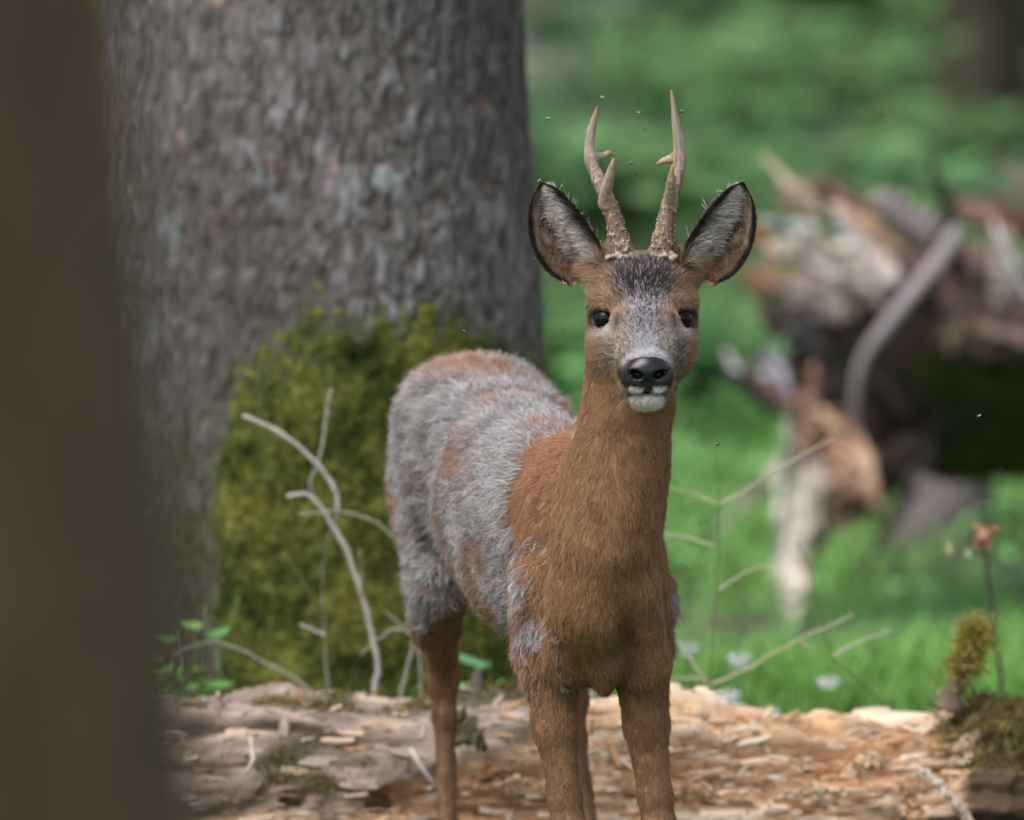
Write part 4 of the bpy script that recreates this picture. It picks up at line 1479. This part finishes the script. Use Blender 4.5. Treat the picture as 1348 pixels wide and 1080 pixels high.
PALE, TANc, BRN, GRY, DRK, REDB = lin(216, 200, 190), lin(188, 158, 134), lin(104, 84, 74), lin(150, 138, 140), lin(40, 32, 30), lin(114, 92, 82)
shards = [
    ('splinter', [(1038, 240, 0), (1052, 265, .02), (1075, 300, .05)], [14, 42, 40], .03, lin(216, 190, 168)),
    ('splinter', [(1058, 238, .06), (1100, 258, .06), (1160, 300, .06)], [16, 34, 44], .03, BRN),
    ('splinter', [(1090, 268, .02), (1130, 305, .02), (1175, 345, .04)], [20, 38, 40], .03, TANc),
    ('splinter', [(1140, 262, .10), (1190, 285, .10), (1250, 320, .10)], [24, 46, 50], .04, GRY),
    ('splinter', [(1012, 326, -.02), (1050, 325, -.02), (1100, 345, 0)], [18, 34, 40], .03, PALE),
    ('splinter', [(1075, 325, -.06), (1130, 350, -.06), (1195, 378, -.02)], [22, 62, 48], .03, PALE),
    ('splinter', [(1030, 372, 0), (1075, 392, -.03), (1135, 405, -.03)], [20, 44, 50], .04, lin(196, 178, 172)),
    ('splinter', [(985, 366, .0), (1010, 372, .0), (1060, 380, .04)], [14, 34, 40], .03, lin(168, 128, 104)),
    ('splinter', [(1008, 392, .03), (1016, 420, .03), (1040, 440, .06)], [16, 28, 30], .03, BRN),
    ('splinter', [(996, 300, .08), (1010, 318, .08), (1040, 345, .08)], [6, 14, 16], .02, lin(164, 124, 88)),
    ('slab', [(1050, 400, .05), (1130, 430, .03), (1240, 440, .05)], [40, 90, 110], .07, lin(66, 50, 44)),
    ('slab', [(1035, 440, .03), (1075, 462, .02), (1150, 500, .03)], [30, 60, 110], .07, lin(46, 40, 44)),  # shade of the underside put into the slab colour
    ('slab', [(1150, 330, .12), (1230, 370, .12), (1400, 400, .2)], [50, 110, 130], .08, lin(112, 92, 86)),
    ('splinter', [(1008, 458, -.02), (1018, 492, -.02), (1030, 528, 0)], [18, 34, 18], .03, lin(196, 190, 204)),
    ('slab', [(1040, 500, .0), (1072, 545, -.02), (1098, 610, -.02)], [34, 62, 66], .05, lin(176, 136, 110)),
    ('splinter', [(1085, 560, -.03), (1112, 600, -.04), (1098, 668, -.02)], [30, 62, 26], .04, lin(206, 164, 140)),
    ('splinter', [(1082, 585, -.01), (1058, 665, -.02), (1046, 755, -.06), (1043, 845, -.10)], [46, 60, 48, 22], .03, PALE),
    ('splinter', [(1105, 620, .02), (1080, 690, .02), (1064, 745, .03)], [40, 30, 8], .03, lin(190, 160, 140)),
    ('slab', [(1230, 580, .02), (1150, 640, .02), (1086, 708, .04)], [110, 70, 18], .05, lin(50, 41, 37)),  # dark colour carries on the painted shade of the trunk
    ('slab', [(1045, 440, .0), (1100, 510, .0), (1170, 590, .02)], [50, 110, 130], .06, lin(50, 42, 40)),  # coloured dark to widen the shaded side of the trunk
    ('branch', [(1262, 300, -.10), (1235, 345, -.12), (1180, 412, -.14), (1138, 470, -.14), (1126, 520, -.12), (1126, 560, -.08)], [34, 44, 36, 28, 24, 20], .04, lin(150, 142, 144)),
    ('branch', [(1224, 205, 0), (1238, 250, 0), (1254, 300, .02), (1262, 370, .06)], [10, 26, 36, 40], .04, DRK),
    ('splinter', [(1270, 268, .05), (1310, 290, .05), (1365, 300, .05)], [20, 46, 40], .04, lin(136, 104, 92)),
    ('splinter', [(1326, 300, -.02), (1320, 350, -.02), (1312, 410, 0)], [16, 36, 22], .03, lin(200, 184, 180)),
    ('slab', [(1275, 420, -.02), (1320, 445, -.02), (1400, 455, 0)], [30, 56, 60], .05, REDB),
    ('splinter', [(1240, 380, -.04), (1262, 420, -.04), (1250, 470, -.02)], [16, 34, 16], .03, lin(128, 110, 96)),
    ('splinter', [(1335, 255, .03), (1375, 262, .03), (1430, 300, .06)], [18, 36, 44], .04, lin(150, 128, 122)),
]
for k, (nm, pts, w, th, col) in enumerate(shards):
    if nm == 'branch':
        mbr = MB()
        mbr.tube(spline([at(a, b_, BY + d) for a, b_, d in pts], 30), np.interp(np.linspace(0, 1, 30), np.linspace(0, 1, len(w)), w) * .27 * (BY + 11) / FPX, 10, col, .2, k)
        mbr.build(nm, M['splinter'], bt, origin=BO)
        continue
    shard(pts, w, th, col, 300 + k).build(nm, M['splinter'], bt, False, origin=BO)
    rq = random.Random(900 + k)
    for j in range(4):          # finer splinters along the same grain
        ox, oy = rq.gauss(0, w[1] * .42), rq.gauss(0, w[1] * .42)
        ang, dx, dy = rq.gauss(0, .35), pts[-1][0] - pts[0][0], pts[-1][1] - pts[0][1]
        cx, cy = pts[1][0] + ox, pts[1][1] + oy
        ux, uy = dx * math.cos(ang) - dy * math.sin(ang), dx * math.sin(ang) + dy * math.cos(ang)
        f_ = rq.uniform(.25, .5)
        tone = np.clip(col * rq.uniform(.45, 1.5) + rq.uniform(-.02, .05), .02, .7)
        dpt = pts[1][2] + rq.uniform(-.07, .03)
        shard([(cx - ux * f_, cy - uy * f_, dpt), (cx, cy, dpt), (cx + ux * f_, cy + uy * f_, dpt)], [w[1] * .12, w[1] * rq.uniform(.2, .42), w[1] * .10], .02, tone, 700 + k * 5 + j).build('splinter', M['splinter'], bt, False, origin=BO)
# low stump that carries the trunk, off beyond the mossy end, and a grey root lump under it
lump = MB()
b0 = at(1250, 690, 7.0)
lump.tube(spline([b0 + np.array([-.10, 0, -.35]), b0 + np.array([-.04, 0, -.12]), b0 + np.array([0, 0, .05]), b0 + np.array([.03, .05, .20])], 14), np.interp(np.linspace(0, 1, 14), [0, .5, 1], [.13, .10, .07]), 16, lin(116, 104, 108), .35, 5)
so = lump.build('stump', M['bark'], None, origin=(b0[0], 7.0, 0))
so.location = (b0[0], 7.0, 0)
tag(so, 'small grey stump under the dark trunk of the shattered tree', 'stump')


# bigger torn pieces at the near side of the rotten log
for k, (pts, w, col) in enumerate([([(1212, 1012, 0), (1245, 1045, 0), (1278, 1084, 0)], [10, 20, 16], lin(196, 180, 166)),
                                   ([(1105, 1024, 0), (1138, 1008, 0), (1172, 1000, 0)], [10, 26, 10], lin(216, 182, 148)),
                                   ([(1186, 1036, 0), (1204, 1068, 0), (1216, 1094, 0)], [14, 26, 22], lin(190, 148, 112)),
                                   ([(1048, 1046, 0), (1078, 1040, 0), (1110, 1044, 0)], [10, 22, 10], lin(206, 178, 150)),
                                   ([(860, 1052, 0), (905, 1046, 0), (950, 1050, 0)], [8, 18, 8], lin(200, 160, 124)),
                                   ([(640, 1036, 0), (680, 1030, 0), (715, 1034, 0)], [8, 16, 8], lin(196, 160, 128)),
                                   ([(588, 962, .03), (606, 962, .02), (640, 985, .01)], [24, 46, 26], lin(98, 90, 70))]):
    shard(pts, w, .012, col, 1500 + k, Y=1.035).build('splinter', M['splinter'], log, False, origin=LO)

# ------------------------------------------------------------------ twigs and dry stems
def plant(name, label, cat, base, group=None):
    return empty(name, (base[0], base[1], 0), label, cat, group), np.array([base[0], base[1], 0])


def twig(name, pts, Y, r0, r1, col, parent, org, n=20, sides=7, dy=None):
    Q = [at(p[0], p[1], Y + (p[2] if len(p) > 2 else 0)) for p in pts]
    m_ = MB()
    rr_ = np.linspace(r0, r1, n) if np.isscalar(r0) else np.interp(np.linspace(0, 1, n), np.linspace(0, 1, len(r0)), r0)
    cv = spline(Q, n)
    cv[1:] += RNG.normal(0, .0007, (n - 1, 3))
    rr_ = rr_ * (1 + .35 * (RNG.random(n) < .12)) * np.linspace(1.10, .80, n)
    m_.tube(cv, wpx(rr_ * .70, Y), sides, col, .18, len(pts))
    return m_.build(name, M['twig'], parent, origin=org)


PT, PT2, GT = lin(178, 170, 164), lin(150, 148, 134), lin(110, 116, 78)
YT = 1.45
tw, og = plant('dead_twig', 'thick pale bent twig curving up from behind the log to a hooked tip', 'twig', at(490, 930, YT))
twig('stem', [(488, 960), (494, 905), (497, 875), (484, 810), (460, 735), (432, 682), (405, 652), (378, 654)], YT, 5.6, 4.6, PT, tw, og, 40)
twig('side_shoot', [(478, 790, 0), (476, 755, -.02), (474, 726, -.03)], YT, 2.4, 1.6, PT2, tw, og)
tw, og = plant('dead_twig', 'pale arched twig in front of the mossy trunk with a straight upright fork', 'twig', at(440, 930, YT + .1))
twig('stem', [(436, 960, .06), (428, 850, .08), (425, 760, .06), (434, 705, .02), (445, 672, 0), (438, 640, 0), (408, 602, 0), (362, 566, 0), (320, 547, 0)], YT, [.9, .9, 1.0, 2.2, 4.4, 4.8, 5.0, 5.2], 0, PT, tw, og, 40)
twig('fork', [(437, 690, .03), (410, 644, .02), (422, 598, .02), (430, 545, .03), (436, 513, .03)], YT, 3.0, 3.4, PT2, tw, og, 28)
tw, og = plant('dead_twig', 'thin grey twig arching level between the mossy trunk and the deer rump', 'twig', at(545, 930, YT))
twig('stem', [(556, 960), (552, 860), (538, 750), (520, 712), (488, 684), (440, 674), (392, 677)], YT, 2.6, 2.6, PT2, tw, og, 36)
tw, og = plant('dead_twig', 'thin straight twig slanting down to the log at the foot of the mossy trunk', 'twig', at(420, 930, YT))
twig('stem', [(430, 930), (400, 902), (350, 872), (288, 846), (250, 852), (222, 862)], YT, 2.8, 2.0, PT2, tw, og, 24)
tw, og = plant('dead_twig', 'short forked pale twig standing beside the deer hind leg', 'twig', at(525, 930, YT))
twig('stem', [(520, 950), (530, 905), (541, 860), (549, 836)], YT, 4.2, 3.2, PT2, tw, og)
twig('fork', [(549, 838), (520, 828), (498, 842), (474, 862)], YT, 2.6, 2.0, PT2, tw, og)
twig('fork', [(541, 835), (526, 822), (508, 806)], YT, 2.8, 1.5, PT2, tw, og)
tw, og = plant('dead_twig', 'fine upright stalk with one short pale crosspiece before the moss', 'twig', at(430, 930, YT + .1))
twig('stem', [(432, 950), (428, 900), (428, 838), (410, 790), (385, 742), (372, 728)], YT + .08, 1.5, 1.2, lin(120, 116, 84), tw, og, 24)
twig('side_shoot', [(428, 837), (412, 830), (395, 823)], YT + .08, 3.2, 2.6, PT, tw, og)

YR = 1.42
tw, og = plant('dry_stem', 'thin upright dry stem with straight pale side branches, right of the deer', 'stem', at(930, 950, YR))
twig('stem', [(928, 975), (932, 915), (940, 800), (946, 700), (947, 655), (943, 590)], YR, 2.6, 1.0, GT, tw, og, 30)
for pts, r0, r1 in ([[(947, 665), (1000, 634), (1050, 602), (1099, 578)], 3.4, 2.4], [[(946, 664), (915, 652), (880, 640)], 3.0, 2.2],
                    [[(943, 720), (905, 708), (870, 703)], 3.0, 2.6], [[(945, 778), (985, 753), (1024, 740)], 2.8, 2.4],
                    [[(934, 902), (985, 880), (1040, 848), (1124, 809)], 3.6, 3.4], [[(1040, 848), (1052, 845), (1068, 856)], 3.2, 2.6],
                    [[(932, 902), (912, 872), (890, 845)], 3.4, 3.0], [[(931, 896), (905, 893), (872, 894)], 3.0, 2.4]):
    twig('side_branch', pts, YR, r0 * .72, r1 * .72, lin(178, 172, 148), tw, og)
tw, og = plant('dry_stem', 'fine dark wiry stem arching down to the log with one pale side branch', 'stem', at(1165, 950, YR + .1))
twig('stem', [(1172, 965), (1160, 925), (1120, 888), (1095, 862), (1078, 800), (1066, 750), (1050, 715)], YR + .06, 1.8, 1.0, lin(92, 96, 72), tw, og, 30)
twig('side_branch', [(1096, 864), (1130, 846), (1172, 830)], YR + .06, 3.0, 2.2, lin(176, 176, 160), tw, og)

# dark shoot with red young leaves
YS = 1.9
tw, og = plant('red_leaf_shoot', 'dark upright shoot with a tuft of young red leaves, behind the mossy branch stub', 'shoot', at(1322, 960, YS))
twig('stem', [(1324, 985), (1321, 930), (1312, 850), (1302, 770), (1297, 715)], YS, 5.0, 3.6, lin(72, 64, 62), tw, og, 30)
twig('side_shoot', [(1299, 735), (1280, 728), (1262, 730)], YS, 2.0, 1.2, lin(110, 90, 70), tw, og)
for k in range(13):
    px, py = 1299 + random.uniform(-20, 22), 690 + random.uniform(-16, 18)
    col = random.choice([lin(156, 106, 94), lin(140, 92, 80), lin(168, 130, 104)])
    if k > 10:
        px, py, col = 1252 + 22 * (k - 11), 727 + random.uniform(-4, 4), lin(150, 150, 104) if k == 11 else lin(170, 182, 160)
    a = at(1297 + random.uniform(-4, 4) if k < 11 else px, 706 + random.uniform(-14, 12) if k < 11 else py + 8, YS)
    dv = np.array([random.gauss(0, 1), random.gauss(0, .7), random.gauss(.35, .7)])
    t = a + dv / np.linalg.norm(dv) * random.uniform(.012, .022)
    ax_ = (t - a)
    sd_ = np.cross(ax_, [random.gauss(0, .3), -1, random.gauss(0, .3)])
    sd_ = sd_ / np.linalg.norm(sd_) * .007
    m_ = MB()
    V = [a, a + ax_ * .5 + sd_, a + ax_ * 1.2, a + ax_ * .5 - sd_, a + ax_ * .55 + np.array([0, -.006, 0])]
    m_.add(V, [(0, 1, 4), (1, 2, 4), (2, 3, 4), (3, 0, 4)], col)
    m_.build('leaf', M['attr'], tw, origin=og)


# ------------------------------------------------------------------ herbs at the foot of the spruce and round the log
def leaf_fan(a, t, w, sag=.2):
    """a small pointed leaf of 6 verts from a to t"""
    a, t = np.asarray(a, float), np.asarray(t, float)
    d = t - a
    up = np.array([0, -.45, .9])
    s_ = np.cross(d, up)
    s_ = s_ / (np.linalg.norm(s_) + 1e-9) * w
    m1, m2 = a + d * .35, a + d * .75
    lift = up * np.linalg.norm(d) * sag * .3
    return np.array([a, m1 + s_ - lift, m1 - s_ - lift, m2 + s_ * .7 - lift, m2 - s_ * .7 - lift, t, m1, m2]), np.array([(0, 1, 6, 6), (0, 6, 2, 2), (1, 3, 7, 6), (6, 7, 4, 2), (3, 5, 7, 7), (7, 5, 4, 4)])


GREENS = [lin(104, 150, 72), lin(88, 140, 76), lin(120, 160, 84)]


def herb(name, label, base_px, Y, n, h, spread, leaf, cols, group=None, stem_c=lin(96, 124, 70), zbase=None):
    b_ = at(base_px[0], base_px[1], Y)
    z0 = 0.0 if zbase is None else zbase
    e = empty(name, (b_[0], Y, z0), label, 'plant', group)
    og_ = np.array([b_[0], Y, z0])
    for k in range(n):
        hh = h * random.uniform(.55, 1.0)
        ang = random.uniform(0, 2 * math.pi)
        sp_ = spread * random.uniform(.2, 1)
        tip = og_ + np.array([math.cos(ang) * sp_, math.sin(ang) * sp_ * .5, hh])
        mid = og_ + (tip - og_) * .5 + np.array([0, 0, hh * .12])
        m_ = MB()
        m_.tube(spline([og_, mid, tip], 8), .0012, 5, stem_c)
        m_.build('stem', M['twig'], e, origin=og_)
        for q in range(random.randint(3, 5)):
            f_ = random.uniform(.35, 1.0)
            a = og_ + (tip - og_) * f_
            dd = np.array([random.gauss(0, 1), random.gauss(0, .8), random.gauss(.3, .4)])
            dd /= np.linalg.norm(dd)
            V, F = leaf_fan(a, a + dd * leaf * random.uniform(.6, 1.2), leaf * .26)
            m2 = MB()
            m2.add(V, F, random.choice(cols))
            m2.build('leaf', M['attr'], e, origin=og_)
    return e


herb('herb', 'leafy green herb growing in the dark hollow at the left foot of the spruce', (255, 960), 1.62, 14, .36, .10, .038, GREENS)
herb('herb', 'broad-leaved green plant behind the deer hind leg', (560, 960), 1.72, 5, .24, .06, .075, [lin(96, 160, 96), lin(110, 176, 96)])
herb('herb', 'broad-leaved green plant below the deer belly', (640, 960), 1.75, 6, .24, .07, .070, [lin(104, 160, 110), lin(118, 170, 116)])
herb('sprout', 'small round-leaved sprout at the dark trunk end of the log', (245, 1100), 1.00, 4, .085, .04, .034, [lin(96, 140, 80)], None, lin(110, 130, 80))
herb('sprout', 'tiny bright green sprout beside the deer hind leg', (422, 1100), 1.00, 2, .095, .012, .030, [lin(110, 170, 60)], None)

# ------------------------------------------------------------------ grass and ground cover behind the log
n = 130000
Y = 2.6 + (RNG.random(n) ** 1.7) * 27
hw = .8 + .085 * (Y + 11)
X = RNG.uniform(-1, 1, n) * hw
q = np.column_stack([X, Y, np.zeros(n)])
dens = sstep(-.55, .15, fbm(q, .9, 3, 200)) * (1 - .9 * sstep(8, 14, Y))
keep = (RNG.random(n) < dens) & (((X - TX) ** 2 + (Y - TY) ** 2) > .5 ** 2)
q = q[keep]
n = len(q)
q[:, 2] = ground_z(q) - .01
D = np.column_stack([RNG.normal(0, .45, n), RNG.normal(-.05, .45, n), np.ones(n)])
D /= np.linalg.norm(D, axis=1)[:, None]
far_k = sstep(4, 20, q[:, 1])
gcol = lin(122, 168, 84)[None] * (1 - far_k)[:, None] + lin(122, 170, 112)[None] * far_k[:, None]
gcol = gcol * (1 + .35 * fbm(q, 1.6, 3, 202))[:, None] * RNG.normal(1, .12, n)[:, None]
gr = MB()
gr.add(*blades(n, q, D, RNG.uniform(.05, .135, n) * (1 + 1.0 * far_k), RNG.uniform(.004, .008, n) * (1 + 1.6 * far_k), np.clip(gcol, .01, .6), curve=.45))
# broad low leaves
n = 22000
Y = 5.5 + (RNG.random(n) ** 1.3) * 22
X = RNG.uniform(-1, 1, n) * (.8 + .085 * (Y + 11))
q = np.column_stack([X, Y, np.zeros(n)])
dens = sstep(-.3, .3, fbm(q, 1.3, 3, 210)) * (1 - .8 * sstep(8, 14, Y))
keep = (RNG.random(n) < dens) & (((X - TX) ** 2 + (Y - TY) ** 2) > .5 ** 2)
q = q[keep]
n = len(q)
q[:, 2] = ground_z(q) + RNG.uniform(.03, .17, n)
a = RNG.uniform(0, 2 * np.pi, n)
u_ = np.column_stack([np.cos(a), np.sin(a), RNG.normal(0, .35, n)])
w_ = np.column_stack([-np.sin(a), np.cos(a), RNG.normal(0, .35, n)])
sz = RNG.uniform(.010, .022, n)[:, None] * (1 + .8 * sstep(4, 20, q[:, 1]))[:, None]
V = np.stack([q - u_ * sz, q - w_ * sz * .7, q + u_ * sz * 1.2, q + w_ * sz * .7], 1).reshape(-1, 3)
F = np.arange(n * 4).reshape(-1, 4)
gc = lin(112, 162, 96)[None] * (1 + .4 * fbm(q, 1.1, 3, 212))[:, None] * RNG.normal(1, .2, n)[:, None]
gr.add(V, F, np.clip(np.repeat(gc, 4, 0), .01, .6))
o = gr.build('grass', M['grass'])
tag(o, 'bright green grass and low herbs covering the forest floor behind the log', 'grass', None, 'stuff')

# white wood anemone flowers
fl = [(972, 864, 2.3), (966, 930, 2.0), (1090, 895, 2.3), (958, 912, 2.1), (1010, 936, 2.0), (905, 850, 2.4)]
proto = None
for k, (px, py, Y) in enumerate(fl):
    p = at(px, py, Y)
    if proto is None:
        proto = empty('white_flower', (0, 0, 0), 'small white woodland flower in the grass beyond the log', 'flower', 'white flowers beyond the log')
        m_ = MB()
        m_.tube([(0, 0, 0), (.004, 0, .1), (0, -.004, .2)], [.0016, .0014, .0012], 6, lin(90, 130, 70))
        m_.build('stem', M['twig'], proto)
        for j in range(6):
            an = j * math.pi / 3
            d = np.array([math.cos(an), -.55, math.sin(an)])
            V, F = leaf_fan((0, -.004, .2), np.array([0, -.004, .2]) + d * .017, .0075)
            m_ = MB()
            m_.add(V, F, lin(236, 240, 244))
            m_.build('petal', M['attr'], proto)
        m_ = MB()
        m_.tube([(0, -.003, .2), (0, -.008, .2), (0, -.011, .2)], [.003, .004, .002], 8, lin(220, 200, 90))
        m_.build('flower_center', M['attr'], proto)
        o = proto
    else:
        o = copy_tree(proto)
    gz_ = float(ground_z([[p[0], Y]])[0])
    s_ = max(.5, (p[2] - gz_) / .2) if p[2] > .08 else .8
    o.location = (p[0], Y, p[2] - .2 * s_)
    o.scale = (1.0, 1.0, s_)

# ------------------------------------------------------------------ leafy shrubs filling the wood behind
protos = []
for v in range(6):
    rg = np.random.default_rng(500 + v)
    st_ = MB()
    lv = MB()
    H = .75
    for k in range(6):
        a = rg.uniform(0, 2 * np.pi)
        lean = rg.uniform(.1, .5)
        tip = np.array([np.cos(a) * lean, np.sin(a) * lean, H * rg.uniform(.6, 1.05)])
        cur = spline([np.zeros(3), tip * .5 + np.array([0, 0, .07]), tip], 12)
        st_.tube(cur, np.linspace(.009, .003, 12), 5, lin(92, 78, 66))
        for b_ in range(4):       # layered sprays of leaves
            f_ = rg.uniform(.35, 1.0)
            c0 = cur[int(f_ * 11)]
            a2 = rg.uniform(0, 2 * np.pi)
            ln2 = rg.uniform(.12, .30)
            d2 = np.array([np.cos(a2), np.sin(a2), rg.normal(.0, .15)])
            st_.tube([c0, c0 + d2 * ln2 * .5, c0 + d2 * ln2], [.003, .002, .001], 4, lin(92, 84, 60))
            m_ = 10
            f2 = rg.uniform(.1, 1.1, m_)[:, None]
            c_ = c0 + d2 * ln2 * f2 + rg.normal(0, 1, (m_, 3)) * np.array([.055, .055, .018])
            an = rg.uniform(0, 2 * np.pi, m_)
            u_ = np.column_stack([np.cos(an), np.sin(an), rg.normal(-.1, .25, m_)])
            w_ = np.column_stack([-np.sin(an), np.cos(an), rg.normal(0, .3, m_)])
            sz = rg.uniform(.040, .068, m_)[:, None]
            V = np.stack([c_ - u_ * sz, c_ - w_ * sz * .62 - np.array([0, 0, .006]), c_ + u_ * sz * 1.15, c_ + w_ * sz * .62 - np.array([0, 0, .006])], 1).reshape(-1, 3)
            i4 = np.arange(m_)[:, None] * 4
            lv.add(V, np.vstack([i4 + np.array([[0, 1, 2, 2]]), i4 + np.array([[0, 2, 3, 3]])]))
    protos.append((st_.mesh('stems'), lv.mesh('foliage', False)))
    protos[-1][0].materials.append(M['twig'])
    protos[-1][1].materials.append(M[('leaf_dark', 'leaf_light', 'leaf_light', 'leaf', 'leaf_light', 'leaf_light')[v]])
rs = random.Random(31)
n_sh = 0
for k in range(170):
    Y = 8.5 + (k / 170.0) ** 1.1 * 19.0 + rs.uniform(-.6, .6)
    hw = (Y + 11) * .0554
    X = rs.uniform(-.55, 1.0) * (hw + 1.2)
    # leave the clearing with the shattered tree open
    pr_px = 674 + X * FPX / (Y + 11)
    if Y < 9.5 and pr_px > 960:
        continue
    if vnoise(np.array([[X * 1.1, Y * .55, 0]]), 1.0, 77)[0] < -.20:     # gaps where the litter shows
        continue
    st_, lv = protos[rs.randrange(6)]
    e = empty('leafy_shrub', (X, Y, float(ground_z([[X, Y]])[0]) - .01), 'low leafy green shrub in the undergrowth far behind the deer', 'shrub', 'leafy shrubs in the background')
    e.rotation_euler = (0, 0, rs.uniform(0, 6.28))
    s_ = rs.uniform(.55, 1.15) * (.7 + .4 * sstep(8, 20, Y))
    e.scale = (s_ * 1.15, s_ * 1.15, s_ * .9)
    obj('stems', st_, None, e)
    obj('foliage', lv, None, e)
    n_sh += 1
print('shrubs', n_sh)

# ------------------------------------------------------------------ gnats round the deer's head
gn = [(720, 158, -.01), (773, 131, 0), (791, 129, 0), (843, 149, 0), (849, 171, .01), (830, 216, 0), (836, 229, .01), (896, 148, 0), (704, 343, -.02), (741, 374, -.02), (612, 437, .1), (1288, 549, .15), (945, 586, .15), (947, 253, 0), (709, 240, .0)]
proto = None
for k, (px, py, dy) in enumerate(gn):
    if proto is None:
        proto = empty('gnat', (0, 0, 0), 'tiny dark gnat hovering in the air about the deer', 'gnat', 'gnats in the air round the deer')
        m_ = MB()
        m_.tube([(-.0032, 0, -.0004), (-.0012, 0, 0), (.0006, 0, .0003), (.0018, 0, .0001), (.0026, 0, -.0002)], [.0003, .0008, .0008, .0005, .0004], 6, lin(52, 48, 44))
        m_.build('body', M['twig'], proto)
        for sgn in (-1, 1):
            m_ = MB()
            V = np.array([(.0006, 0, .0006), (-.0008, sgn * .0012, .0022), (-.0030, sgn * .0026, .0030), (-.0020, sgn * .0030, .0018), (0, sgn * .0016, .0009)])
            m_.add(V, [(0, 1, 4, 4), (1, 2, 3, 4)], lin(170, 172, 168))
            m_.build('wing', M['attr'], proto)
        o = proto
    else:
        o = copy_tree(proto)
    o.location = at(px, py, dy)
    o.rotation_euler = (random.uniform(-.5, .5), random.uniform(-.5, .5), random.uniform(0, 6.28))
